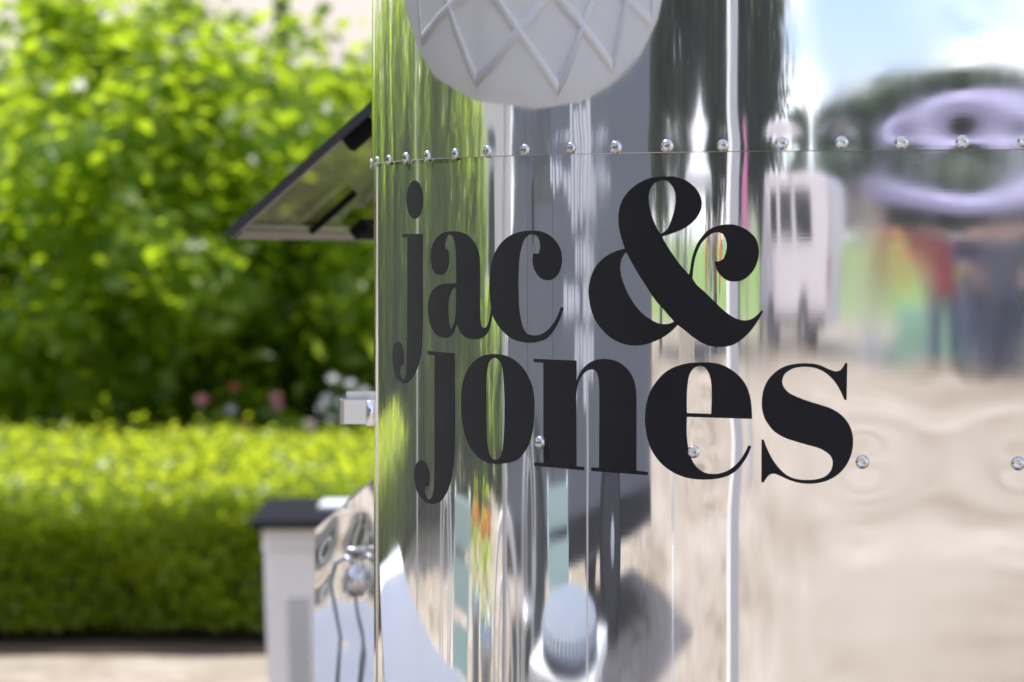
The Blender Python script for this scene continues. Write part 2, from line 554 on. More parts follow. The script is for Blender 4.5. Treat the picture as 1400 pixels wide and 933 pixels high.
# cut lower edge of the upper sheet: a thin strip facing down and out
es = sg[sg > -1.0]
for nm, z0, o0, o1 in (('sheet_edge', SEAM_Z, 0.0001, 0.00128),):
    z = np.full(len(es), z0)
    A = surf(es, z, o1, True); B = surf(es, z - 0.0004, o0 + 0.0004, True)
    n = len(es); q = np.arange(n - 1)
    o = np_obj(nm, np.concatenate([A, B]), np.stack([q, q + 1, q + 1 + n, q + n], -1), M_BRACKET, None, True)
    put(o, PO, up_panel)

# rivets
rv = nb()
lathe(rv, [(0.0045, 0.0), (0.0045, 0.0005), (0.0041, 0.0011), (0.0033, 0.0017), (0.0025, 0.00205), (0.0021, 0.00175), (0.0005, 0.0018)], 20)
rv_me = bpy.data.meshes.new('rivet'); rv.to_mesh(rv_me); rv.free()
rv_me.polygons.foreach_set('use_smooth', [True] * len(rv_me.polygons)); rv_me.materials.append(M_RIVET)
def rivet(s, z, par, off, upper, sc=1.0):
    o = bpy.data.objects.new('rivet', rv_me); COL.objects.link(o)
    p = surf(np.array([s]), np.array([z]), off, upper)[0]
    put(o, Vector(p) + PO, par)
    ps = float(plan(s)[2])
    n = Vector((-math.sin(ps), -math.cos(ps), 0))
    o.rotation_euler = n.to_track_quat('Z', 'Y').to_euler()
    o.scale = (sc, sc, sc)
gr_b = nb(); lathe(gr_b, [(0.0054, 0.0), (0.0054, 0.00025), (0.0040, 0.0003)], 18)
gr_me = bpy.data.meshes.new('grime_ring'); gr_b.to_mesh(gr_me); gr_b.free(); gr_me.materials.append(mat('grime', (0.24, 0.23, 0.22), 0.7, 0, 0.5, 400))
def grime(s, z, par, off, upper):
    o = bpy.data.objects.new('grime_ring', gr_me); COL.objects.link(o)
    put(o, Vector(surf(np.array([s]), np.array([z]), off, upper)[0]) + PO, par)
    ps = float(plan(s)[2]); o.rotation_euler = Vector((-math.sin(ps), -math.cos(ps), 0)).to_track_quat('Z', 'Y').to_euler()
    k = random.uniform(0.66, 0.88); o.scale = (k, k, 1)
for s_, z_ in TR: grime(s_, z_, up_panel, 0.0012, True)
for s_, z_ in LR: grime(s_, z_, low_panel, 0.0, False)
for s_, z_ in TR: rivet(s_, z_, up_panel, 0.0012, True, random.uniform(0.80, 1.0))
sil_s = float(_tab_s[_imin])
rivet(sil_s + 0.012, TR[0][1], up_panel, 0.0012, True, 0.9)
for s_, z_ in LR: rivet(s_, z_, low_panel, 0.0, False, 0.9)

# narrow bead along the corner where the sheets turn into the side
bs = float(px_to_s(515.5))
bead = nb()
bx_, by_, bp_ = plan(bs)
nb_ = Vector((-math.sin(bp_), -math.cos(bp_), 0))
tube(bead, [(bx_, by_, 0.42), (bx_, by_, 2.35)], 0.001, 10)
o = obj('corner_bead', bead, M_CHROME, None, True); put(o)

# rest of the shell
TOP_Z, BOT_Z, L_T = 2.35, 0.42, 3.6
side_a = P_END + SIDE * 0.019
x0, y0, _ = plan(S_R); fr = Vector((float(x0), float(y0), 0))
rc = fr + SIDE * 0.30 + FRONT_R * 0.30
corner_r = [fr + FRONT_R * 0.30 * math.sin(a) + SIDE * 0.30 * (1 - math.cos(a)) for a in [math.pi / 2 * k / 10 for k in range(11)]]
back_r = corner_r[-1] + SIDE * (L_T - 0.3); back_l = side_a + SIDE * L_T
def sheet(name, pts, z0, z1, m):
    b = nb()
    A = [b.verts.new((p.x, p.y, z0)) for p in pts]; B = [b.verts.new((p.x, p.y, z1)) for p in pts]
    for i in range(len(pts) - 1): b.faces.new((A[i], B[i], B[i + 1], A[i + 1]))
    o = obj(name, b, m, None, True); return put(o)
sheet('right_corner', corner_r, BOT_Z, TOP_Z, M_PANEL)
sheet('right_wall', [corner_r[-1], back_r], BOT_Z, TOP_Z, M_PANEL)
sheet('rear_wall', [back_r, back_l], BOT_Z, TOP_Z, M_PANEL)
# serving side: wall below, above and beside the hatch opening
hz0, hz1 = 1.02, 1.72
sa, sb, sc_, sd_e = side_a, side_a + SIDE * 0.35, side_a + SIDE * 2.15, back_l
sheet('serving_wall_lower', [sa, sd_e], BOT_Z, hz0, M_PANEL)
sheet('serving_wall_upper', [sa, sd_e], hz1, TOP_Z, M_PANEL)
sheet('serving_wall_front', [sa, sb], hz0, hz1, M_PANEL)
sheet('serving_wall_rear', [sc_, sd_e], hz0, hz1, M_PANEL)
inner = [sb - OUTW * 0.02, sb - OUTW * 1.1, sc_ - OUTW * 1.1, sc_ - OUTW * 0.02]
sheet('interior_lining', inner, BOT_Z + 0.02, TOP_Z - 0.02, M_PAINTW)
outline = [Vector((float(a), float(b), 0)) for a, b, _ in zip(*plan(np.linspace(S_R, S_END + 0.019, 60)))]
outline = corner_r[::-1] + outline[1:] + [back_l, back_r]
for nm, z0, z1, m in (('roof', TOP_Z, TOP_Z + 0.05, M_PAINTW), ('floor_pan', BOT_Z - 0.05, BOT_Z, M_BLACK)):
    b = nb(); prism(b, [(p.x, p.y) for p in outline], z0, z1, 'XY')
    put(obj(nm, b, m))
def wheel_parts(par, c, ax, r, w_, name_rim='rim'):
    """tyre with rim child, axis ax ('X' or 'Y'), centred on c in the parent's frame"""
    t = nb()
    lathe(t, [(r * 0.62, -w_ / 2), (r * 0.9, -w_ / 2), (r, -w_ * 0.3), (r, w_ * 0.3), (r * 0.9, w_ / 2), (r * 0.62, w_ / 2)], 32, ax)
    ty = obj('tyre', t, M_TYRE, par, True); ty.location = c
    q = nb()
    lathe(q, [(r * 0.63, -w_ * 0.46), (r * 0.6, -w_ * 0.38), (r * 0.3, -w_ * 0.34), (r * 0.22, -w_ * 0.52), (0.01, -w_ * 0.55)], 28, ax, capb=False)
    lathe(q, [(0.01, w_ * 0.55), (r * 0.22, w_ * 0.52), (r * 0.3, w_ * 0.34), (r * 0.6, w_ * 0.38), (r * 0.63, w_ * 0.46)], 28, ax, capt=False)
    for k in range(6):
        a = 2 * math.pi * k / 6
        for sgn in (-1, 1):
            d = 0.44 * r
            p = (d * math.cos(a), sgn * w_ * 0.375, d * math.sin(a))
            if ax == 'X': p = (p[1], p[0], p[2])
            bmesh.ops.create_uvsphere(q, u_segments=8, v_segments=5, radius=r * 0.07, matrix=Matrix.Translation(p))
    obj(name_rim, q, M_RIM, ty, True)
    return ty
ax_c = side_a + SIDE * 1.9
for off in (-0.16, -1.55):
    wv = nb(); p = ax_c - OUTW * (-off)
    t = wheel_parts(trailer, (0, 0, 0), 'Y', 0.31, 0.18)
    t.location = Vector((p.x - P_END.x, p.y - P_END.y, 0.31)); t.rotation_euler = (0, 0, math.atan2(OUTW.y, OUTW.x) - math.pi / 2)

# ------------------------------------------------------------------ lettering, traced outlines laid on the sheet
def Z(ox, oy, k):
    return lambda x, y, c=0: (ox + x / k, oy + y / k, c)
K1, K2 = 9.329, 8.235
A, B, E_, D_, Fq = Z(530, 310, K1), Z(530, 400, K1), Z(650, 390, K1), Z(650, 300, K1), Z(530, 460, K1)
G1, G2, G3, G4, G5, G6 = Z(790, 230, K1), Z(920, 230, K1), Z(790, 310, K1), Z(920, 310, K1), Z(790, 390, K1), Z(920, 390, K1)
H8, I1, I2, I3, I4 = Z(530, 600, K1), Z(620, 475, K1), Z(620, 560, K1), Z(750, 475, K1), Z(750, 560, K1)
K5, K6, L7, L8 = Z(870, 485, K2), Z(870, 570, K2), Z(1030, 485, K2), Z(1030, 570, K2)
def chain(f, *pts): return [f(*p) for p in pts]
dot = [(567.1 + 11.1 * math.cos(a), 273.2 + 26.2 * math.sin(a), 0) for a in [2 * math.pi * k / 28 for k in range(28)]]
j1 = [A(187, 95, 1), A(447, 95, 1), B(446, 0), B(445, 400)] + chain(Fq, (437, 60), (425, 200), (405, 310), (370, 420), (320, 520), (270, 570), (215, 590), (160, 575), (115, 530), (85, 450), (65, 330), (65, 230), (75, 140), (95, 85), (130, 65), (165, 85), (190, 140), (203, 220), (203, 300), (195, 372, 1), (165, 372, 1), (158, 430), (165, 490), (185, 535), (205, 550), (225, 530), (240, 470), (245, 380), (248, 200), (252, 0)) + [A(252, 600), A(252, 135, 1), A(187, 132, 1)]
a1 = chain(A, (835, 60), (930, 70), (1020, 110), (1090, 180), (1140, 270), (1168, 370), (1175, 480)) + [B(1175, 0), B(1175, 200)] + chain(E_, (57, 400), (62, 460), (77, 522), (105, 553), (140, 535), (170, 470), (190, 370), (197, 282, 1), (216, 385, 1), (205, 440), (190, 520), (165, 590), (130, 640), (80, 675), (20, 690)) + chain(B, (1080, 596), (1030, 583), (980, 560), (930, 510), (900, 440), (880, 395, 1), (860, 450), (840, 505), (800, 550), (740, 575), (680, 568), (620, 535), (570, 470), (540, 390), (522, 290), (518, 200), (522, 100)) + chain(A, (545, 870), (580, 810), (640, 755), (720, 732), (800, 726), (878, 722, 1), (877, 600), (875, 400), (868, 270), (850, 170), (825, 115), (797, 95), (765, 110), (740, 155), (727, 215), (730, 262), (735, 290, 1), (768, 293, 1), (778, 360), (780, 430), (768, 510), (735, 580), (690, 612), (650, 615), (610, 595), (575, 540), (555, 460), (550, 380), (558, 290), (580, 220), (620, 150), (680, 95), (750, 68))
a1h = chain(A, (876, 768, 1), (840, 780), (805, 830), (785, 890)) + chain(B, (775, 100), (770, 200), (773, 320), (785, 410), (807, 470), (830, 440), (855, 380), (868, 290), (873, 200), (875, 0))
c1 = chain(D_, (720, 145), (820, 152), (910, 185), (990, 240), (1050, 315), (1088, 400), (1103, 490), (1095, 590), (1060, 690), (1000, 755), (920, 778), (850, 760), (790, 705), (750, 630), (730, 540), (738, 437, 1), (808, 437, 1), (825, 370), (822, 290), (800, 230), (760, 198), (715, 190), (665, 208), (620, 260), (590, 340), (568, 440), (553, 560), (547, 700), (545, 840)) + chain(E_, (548, 120), (552, 250), (565, 370), (585, 470), (615, 560), (660, 620), (720, 640), (790, 640), (860, 618), (930, 565), (1000, 480), (1050, 390), (1090, 283, 1), (1125, 288, 1), (1090, 400), (1040, 510), (970, 620), (900, 685), (810, 720), (690, 735), (580, 722), (490, 695), (400, 635), (310, 540), (240, 430), (210, 340), (190, 200), (180, 80)) + chain(D_, (180, 840), (188, 680), (210, 550), (255, 420), (320, 315), (410, 230), (500, 182), (610, 153))
am = [G1(1140, 108)] + chain(G2, (0, 106), (50, 118), (150, 150), (240, 210), (310, 285), (355, 380), (368, 460), (345, 560), (280, 660), (190, 740), (90, 795), (0, 830)) + [G1(1140, 855)] + chain(G3, (1072, 125, 1), (1110, 200), (1200, 340), (1300, 480)) + chain(G4, (205, 615, 1), (218, 560), (235, 450), (265, 330), (310, 220), (370, 130), (440, 55), (520, 10)) + chain(G2, (600, 730), (690, 718), (780, 722), (880, 755), (960, 800), (1015, 850)) + chain(G4, (1060, 160), (1090, 250), (1097, 340), (1080, 440), (1035, 545), (960, 635), (870, 690), (790, 702), (700, 690), (620, 635), (565, 560), (530, 450, 1), (600, 437), (648, 408, 1), (672, 340), (685, 250), (675, 170), (645, 105), (600, 78), (545, 75), (480, 100), (420, 150), (360, 220), (310, 320), (280, 420), (262, 520), (248, 660, 1), (300, 740), (400, 830)) + chain(G6, (505, 185), (600, 280), (700, 365), (800, 425), (900, 450), (985, 440), (1060, 395), (1132, 322, 1), (1150, 335, 1), (1100, 430), (1040, 520), (960, 620), (870, 700), (760, 765), (650, 788), (550, 788), (440, 768), (340, 720), (240, 650), (150, 575), (62, 508, 1)) + chain(G5, (1180, 600), (1080, 670), (960, 725), (850, 760), (740, 772), (620, 760), (510, 722), (400, 655), (290, 545), (210, 420), (165, 290), (145, 170)) + chain(G3, (138, 826), (150, 720), (180, 610), (230, 510), (310, 420), (410, 350), (510, 305), (600, 282, 1), (565, 170), (535, 60)) + chain(G1, (520, 700), (520, 600), (535, 500), (570, 410), (630, 320), (710, 240), (810, 175), (920, 130), (1030, 112))
am1 = chain(G1, (1090, 155), (1150, 170), (1205, 230), (1240, 310), (1250, 400), (1240, 500), (1215, 600), (1180, 700), (1140, 780), (1060, 845, 1), (1020, 790), (970, 680), (930, 570), (908, 450), (905, 350), (925, 270), (970, 200), (1030, 162))
am2 = chain(G3, (620, 328, 1), (690, 460), (770, 600), (860, 740)) + chain(G5, (985, 185), (1080, 295), (1170, 400), (1228, 465, 1), (1180, 488), (1110, 498), (1020, 485), (930, 440), (830, 370), (740, 270), (660, 150)) + chain(G3, (590, 746), (550, 620), (540, 500), (560, 410), (585, 360))
j2 = chain(Fq, (515, 185, 1), (690, 205), (852, 215, 1)) + [Fq(855, 800)] + chain(H8, (855, 0), (850, 200), (835, 350), (815, 480), (785, 610), (740, 710), (680, 790), (600, 828), (540, 825), (480, 800), (420, 745), (375, 660), (350, 560), (340, 450), (350, 370), (375, 310), (430, 270), (480, 300), (515, 370), (532, 450), (532, 530), (520, 597, 1), (482, 600, 1), (468, 660), (480, 720), (510, 770), (540, 778), (565, 750), (580, 700), (592, 600), (597, 400), (600, 0)) + chain(Fq, (600, 800), (600, 240, 1), (515, 228, 1))
o1 = chain(I1, (525, 88), (620, 95), (720, 130), (810, 190), (890, 270), (950, 370), (1000, 490), (1025, 620), (1030, 760)) + chain(I2, (1022, 137), (1005, 290), (965, 430), (900, 550), (820, 635), (730, 675), (600, 692), (480, 685), (390, 655), (300, 590), (220, 490), (160, 360), (120, 200), (103, 60)) + chain(I1, (97, 740), (102, 600), (115, 480), (145, 370), (195, 265), (270, 175), (360, 115), (440, 93))
o1h = chain(I1, (520, 132), (565, 150), (600, 190), (625, 260), (638, 370), (648, 520), (654, 700)) + chain(I2, (653, 30), (650, 200), (640, 400), (625, 530), (600, 610), (560, 640), (520, 640), (480, 610), (445, 530), (425, 400), (418, 200), (413, 0)) + chain(I1, (413, 640), (415, 450), (425, 320), (440, 230), (470, 165))
n1 = [I1(1025, 148, 1), I3(0, 155)] + chain(I3, (355, 170, 1), (357, 440, 1), (385, 360), (430, 285), (500, 215), (580, 170), (680, 150), (780, 155), (880, 185), (960, 235), (1030, 310), (1080, 400), (1108, 500), (1120, 650)) + chain(I4, (1120, 100), (1120, 780, 1), (1270, 800, 1), (1262, 838, 1), (545, 785, 1), (545, 740, 1), (645, 745, 1), (648, 300), (649, 0)) + chain(I3, (648, 500), (640, 400), (620, 330), (590, 292), (545, 283), (490, 300), (440, 345), (400, 410), (370, 490), (352, 600), (350, 750)) + chain(I4, (353, 100), (355, 725, 1), (455, 732, 1), (455, 777, 1)) + chain(I2, (1030, 718, 1), (1030, 675, 1), (1148, 682, 1)) + chain(I1, (1148, 197, 1), (1025, 188, 1))
e1 = chain(K5, (730, 88), (850, 92), (960, 115), (1060, 165), (1150, 235), (1220, 320), (1265, 420), (1290, 530), (1300, 640), (1303, 725, 1), (568, 702, 1)) + chain(K6, (565, 100), (570, 250), (590, 380), (630, 500), (690, 580), (770, 630), (860, 645), (950, 635), (1040, 600), (1120, 540), (1180, 470), (1230, 390), (1258, 325, 1), (1295, 330, 1), (1260, 420), (1200, 520), (1120, 610), (1030, 665), (930, 695), (800, 708), (680, 705), (560, 685), (440, 640), (330, 570), (240, 480), (165, 360), (120, 220), (100, 80)) + chain(K5, (98, 740), (105, 620), (125, 510), (165, 400), (230, 300), (320, 205), (430, 140), (580, 98))
e1h = chain(K5, (715, 128), (770, 145), (810, 195), (835, 270), (847, 370), (848, 500), (842, 668, 1), (568, 658, 1), (568, 450), (578, 320), (600, 220), (645, 155))
s1 = chain(L7, (590, 98), (690, 105), (770, 128), (850, 165), (920, 188), (970, 180), (1005, 145), (1035, 95, 1), (1058, 95, 1), (1050, 512, 1), (1025, 510, 1), (985, 420), (930, 325), (860, 245), (770, 180), (680, 148), (580, 138), (470, 150), (390, 188), (340, 240), (325, 310), (345, 370), (400, 430), (500, 480), (620, 525), (750, 565), (880, 610), (990, 680), (1060, 760)) + chain(L8, (1100, 140), (1122, 240), (1118, 350), (1090, 460), (1030, 570), (940, 660), (830, 720), (720, 748), (630, 755), (520, 745), (420, 718), (320, 675), (250, 645), (200, 645), (160, 675), (115, 740, 1), (90, 738, 1), (92, 258, 1), (118, 260, 1), (150, 350), (210, 470), (290, 580), (380, 660), (480, 700), (600, 712), (720, 702), (810, 670), (870, 610), (893, 530), (880, 460), (830, 405), (740, 355), (620, 320), (480, 280), (340, 230), (230, 160), (160, 75)) + chain(L7, (120, 700), (97, 600), (98, 490), (120, 380), (170, 280), (250, 195), (350, 135), (470, 105))

def smooth_loop(pts, step=2.2):
    """closed Catmull-Rom through the points; points flagged 1 are sharp corners, and between two far points the line is straight"""
    n = len(pts); out = []
    for i in range(n):
        p0, p1, p2, p3 = (np.array(pts[(i + k) % n][:2]) for k in (-1, 0, 1, 2))
        c1_, c2_ = pts[i][2], pts[(i + 1) % n][2]
        L = np.linalg.norm(p2 - p1)
        if L < 1e-6: continue
        m1 = (p2 - p0) / (np.linalg.norm(p2 - p1) + np.linalg.norm(p1 - p0)) * L if not c1_ else (p2 - p1)
        m2 = (p3 - p1) / (np.linalg.norm(p3 - p2) + np.linalg.norm(p2 - p1)) * L if not c2_ else (p2 - p1)
        k = max(1, int(L / step))
        for t in np.arange(k) / k:
            out.append((2 * t**3 - 3 * t**2 + 1) * p1 + (t**3 - 2 * t**2 + t) * m1 + (-2 * t**3 + 3 * t**2) * p2 + (t**3 - t**2) * m2)
    return np.array(out)

def inside(P, loops):
    c = np.zeros(len(P), bool)
    for lp in loops:
        a, b = lp, np.roll(lp, -1, 0)
        for (ax_, ay_), (bx2, by2) in zip(a, b):
            cond = (ay_ > P[:, 1]) != (by2 > P[:, 1])
            if not cond.any(): continue
            xi = (bx2 - ax_) * (P[:, 1] - ay_) / (by2 - ay_ + 1e-12) + ax_
            c ^= cond & (P[:, 0] < xi)
    return c

def letter(name, loops, off, flip=False):
    loops = [smooth_loop(l) for l in loops]
    allp = np.concatenate(loops)
    edges, k = [], 0
    for lp in loops:
        m = len(lp); edges += [(k + i, k + (i + 1) % m) for i in range(m)]; k += m
    lo, hi = allp.min(0), allp.max(0)
    gx, gy = np.meshgrid(np.arange(lo[0] + 2, hi[0], 4.0), np.arange(lo[1] + 3, hi[1], 7.0))
    gp = np.stack([gx.ravel(), gy.ravel()], -1)
    gp = gp[inside(gp, loops)]
    d2 = ((gp[:, None, :] - allp[None]) ** 2).sum(-1).min(1)
    gp = gp[d2 > 3.0]
    pts = np.concatenate([allp, gp])
    res = delaunay_2d_cdt([Vector(p) for p in pts], edges, [], 0, 1e-5)
    V = np.array([tuple(v) for v in res[0]]); T = np.array([f for f in res[2] if len(f) == 3])
    T = T[inside(V[T].mean(1), loops)]
    s, z = px_to_sz(V[:, 0], V[:, 1])
    top = surf(s, z, off, False)
    o = np_obj(name, top, T[:, ::-1] if flip else T, M_VINYL, None, True)
    bm2 = bmesh.new(); bm2.from_mesh(o.data)
    bmesh.ops.delete(bm2, geom=[v for v in bm2.verts if not v.link_faces], context='VERTS')
    bm2.to_mesh(o.data); bm2.free()
    put(o, PO, low_panel)
    return o
for nm, lp, lab in (('letter_j_dot', [dot], None), ('letter_j', [j1], None), ('letter_a', [a1, a1h], None), ('letter_c', [c1], None),
                    ('ampersand', [am, am1, am2], None), ('letter_j', [j2], None), ('letter_o', [o1, o1h], None), ('letter_n', [n1], None),
                    ('letter_e', [e1, e1h], None), ('letter_s', [s1], None)):
    letter(nm, lp, 0.00022)

# ------------------------------------------------------------------ latch bracket on the corner
def at_px(x, y, Y):
    return Vector(((x - CX) / F_PX * Y, Y, EYE + (HY - y) / F_PX * Y))
def latch():
    Yf = 2.335
    a, b = at_px(463, 547, Yf), at_px(511, 580, Yf)
    x0_, x1_, z0_, z1_ = a.x, b.x, b.z, a.z
    t_ = 0.0022; dp = 0.026
    m = nb()
    # open channel: front, outer end and back wall joined by rounded bends, seen from slightly above
    cpts = [(x1_, Yf), (x0_ + 0.004, Yf), (x0_ + 0.0012, Yf + 0.0012), (x0_, Yf + 0.004), (x0_, Yf + dp - 0.004), (x0_ + 0.0012, Yf + dp - 0.0012), (x0_ + 0.004, Yf + dp), (x1_ + 0.012, Yf + dp + 0.003)]
    inn = [(x1_, Yf + t_), (x0_ + 0.0045, Yf + t_), (x0_ + 0.003, Yf + 0.003), (x0_ + t_, Yf + 0.0046), (x0_ + t_, Yf + dp - 0.0046), (x0_ + 0.003, Yf + dp - 0.003), (x0_ + 0.0045, Yf + dp - t_), (x1_ + 0.012, Yf + dp - t_ + 0.003)]
    prism(m, cpts + inn[::-1], z0_, z1_, 'XY')
    prism(m, [(x0_ + 0.0046, Yf + dp - t_ - 0.0008), (x1_ + 0.012, Yf + dp - t_ + 0.0022), (x1_ + 0.012, Yf + dp + 0.0026), (x0_ + 0.0046, Yf + dp - 0.0004)], z0_ + 0.003, z1_ + 0.0052, 'XY')
    par = obj('latch_bracket', m, M_BRACKET); put(par)
    q = nb()
    c = at_px(509, 565, Yf - 0.002)
    lathe(q, [(0.0042, -0.010), (0.0046, -0.0092), (0.0046, 0.0085), (0.0040, 0.0095)], 16, 'Z', c)
    put(obj('pivot_pin', q, M_CHROME, None, True), (0, 0, 0), par)
    q = nb()
    c0, c1_ = at_px(511, 545, Yf - 0.006), at_px(526, 580, Yf - 0.006)
    box(q, (c0.x, Yf - 0.012, c1_.z), (c1_.x, Yf + 0.004, c0.z), 0.0022)
    put(obj('mounting_lug', q, M_BRACKET, None, True), (0, 0, 0), par)
    q = nb(); c = at_px(525, 584, Yf - 0.012)
    lathe(q, [(0.0028, -0.004), (0.003, 0.0), (0.002, 0.004)], 12, 'Z', c)
    put(obj('bolt', q, M_RIVET, None, True), (0, 0, 0), par)
latch()

# ------------------------------------------------------------------ raised serving hatch over the side
def hatch():
    near = at_px(316, 326, 2.92)                         # outer near corner
    inward = -OUTW
    up_slope = (inward * 0.76 + Vector((0, 0, 0.65))).normalized()
    W_, L_ = 0.43, 1.75
    base = near
    nrm = SIDE.cross(up_slope).normalized()
    if nrm.z < 0: nrm = -nrm
    def fr(a, b, c): return base + SIDE * a + up_slope * b + nrm * c
    def slab(bm, a0, a1, b0, b1, c0, c1):
        v = [bm.verts.new(fr(a, b, c)) for a in (a0, a1) for b in (b0, b1) for c in (c0, c1)]
        for q in ((0, 1, 3, 2), (4, 6, 7, 5), (0, 4, 5, 1), (2, 3, 7, 6), (0, 2, 6, 4), (1, 5, 7, 3)): bm.faces.new([v[i] for i in q])
        bmesh.ops.recalc_face_normals(bm, faces=bm.faces)
        return bm
    hp = obj('serving_hatch', slab(nb(), 0.012, L_ - 0.012, 0.0105, W_, 0.001, 0.0075), M_ACRYLIC); put(hp)
    f = nb()
    slab(f, 0, 0.010, 0, W_, 0.0, 0.0085); slab(f, L_ - 0.012, L_, 0, W_, 0, 0.0085); slab(f, 0.010, L_ - 0.012, 0, 0.010, -0.001, 0.0085)
    put(obj('edge_frame', f, mat('dark_frame', (0.03, 0.032, 0.036), 0.35)), (0, 0, 0), hp)
    h = nb(); slab(h, 0.012, 0.03, 0.138, 0.172, -0.011, 0.0005)
    put(obj('hinge_block', h, M_BLACK), (0, 0, 0), hp)
    # gas strut from the underside to the wall
    a = fr(0.42, 0.03, -0.010); b_ = fr(0.42, 0.36, -0.06)
    g_ = nb(); tube(g_, [a, a.lerp(b_, 0.5)], 0.0035, 10); tube(g_, [a.lerp(b_, 0.48), b_], 0.006, 10)
    put(obj('gas_strut', g_, M_BLACK, None, True), (0, 0, 0), hp)
    g_ = nb(); c = fr(0.40, 0.03, -0.002)
    slab(g_, 0.37, 0.45, 0.014, 0.034, -0.012, 0.0005)
    put(obj('strut_foot', g_, M_BLACK), (0, 0, 0), hp)
    g_ = nb(); slab(g_, 0.22, 0.226, 0.014, 0.075, -0.006, 0.0005)  # thin black bar stands in for a dark reflection in the pane
    put(obj('reflection_bar', g_, M_BLACK), (0, 0, 0), hp)
hatch()

# polished side flap below the hatch, standing half open
def flap():
    d = Vector((0.643, -0.766, 0))
    p = at_px(431, 716, 3.05); q = p + d * 0.15
    zt0 = p.z; zt1 = p.z + 0.083
    n = Vector((-0.766, -0.643, 0)) * 0.012
    b = nb()
    P2 = [Vector((p.x, p.y, 0.62)), Vector((p.x, p.y, zt0 - 0.01)), Vector((p.x, p.y, zt0)) + d * 0.008, Vector((q.x, q.y, zt1)), Vector((q.x, q.y, 0.62))]
    A_ = [b.verts.new(v) for v in P2]; B_ = [b.verts.new(v - n) for v in P2]
    b.faces.new(A_); b.faces.new(B_[::-1])
    for i in range(5): b.faces.new((A_[i], B_[i], B_[(i + 1) % 5], A_[(i + 1) % 5]))
    bmesh.ops.recalc_face_normals(b, faces=b.faces)
    fo = obj('side_flap', b, M_BRACKET); put(fo)
    nu, nv = 60, 140
    U_, W_ = np.meshgrid(np.linspace(0.001, 0.149, nu), np.linspace(0.621, 1.0, nv))
    Zt = W_.copy(); top_ = zt0 - 0.006 + (zt1 - zt0) * U_ / 0.15
    Zt = 0.621 + (W_ - 0.621) / (1.0 - 0.621) * (top_ - 0.621)
    wv = 0.0016 + 0.0007 * vnoise(U_ / 0.03 + vnoise(Zt / 0.05, 3), 8) + 0.0009 * vnoise(Zt / 0.04 + 0.8 * vnoise(U_ / 0.04, 6), 9)
    nn = Vector((-0.766, -0.643, 0))
    V3 = np.stack([p.x + d.x * U_ + nn.x * wv, p.y + d.y * U_ + nn.y * wv, Zt], -1).reshape(-1, 3)
    i_, j_ = np.meshgrid(np.arange(nv - 1), np.arange(nu - 1), indexing='ij'); q_ = (i_ * nu + j_).ravel()
    put(np_obj('buckled_skin', V3, np.stack([q_, q_ + 1, q_ + nu + 1, q_ + nu], -1), M_PANEL, None, True), (0, 0, 0), fo)
    # tap and hose fitted to it
    t = nb()
    c = p + d * 0.082 + n * 1.2
    tube(t, [Vector((c.x, c.y, 1.0)), Vector((c.x, c.y, 1.008)) - d * 0.012, Vector((c.x, c.y, 1.0)) - d * 0.03, Vector((c.x, c.y, 0.98)) - d * 0.038, Vector((c.x, c.y, 0.93)) - d * 0.022, Vector((c.x, c.y, 0.86)) - d * 0.03], 0.0022, 8)
    put(obj('hose', t, M_GALV, None, True), (0, 0, 0), fo)
    t = nb()
    lathe(t, [(0.006, 0.972), (0.009, 0.975), (0.009, 0.995), (0.005, 1.0), (0.005, 1.012), (0.010, 1.014), (0.010, 1.018)], 14, 'Z', (c.x + d.x * 0.004, c.y + d.y * 0.004, 0))
    put(obj('valve', t, M_BRACKET, None, True), (0, 0, 0), fo)
    tt = (P_END.x + 0.2217 * (q.y - P_END.y) - q.x) / (0.643 + 0.2217 * 0.766)
    wq = q + d * tt
    for za in (0.70, 1.02):
        ar = nb(); tube(ar, [Vector((q.x, q.y, za)) - d * 0.005, Vector((wq.x, wq.y, za)) + d * 0.01], 0.008, 8)
        put(obj('stay_rod', ar, M_BRACKET, None, True), (0, 0, 0), fo)
    e = nb(); tube(e, [Vector((q.x, q.y, 0.62)) + n, Vector((q.x, q.y, zt1)) + n], 0.005, 8)
    put(obj('hinge_rod', e, M_BRACKET, None, True), (0, 0, 0), fo)
flap()

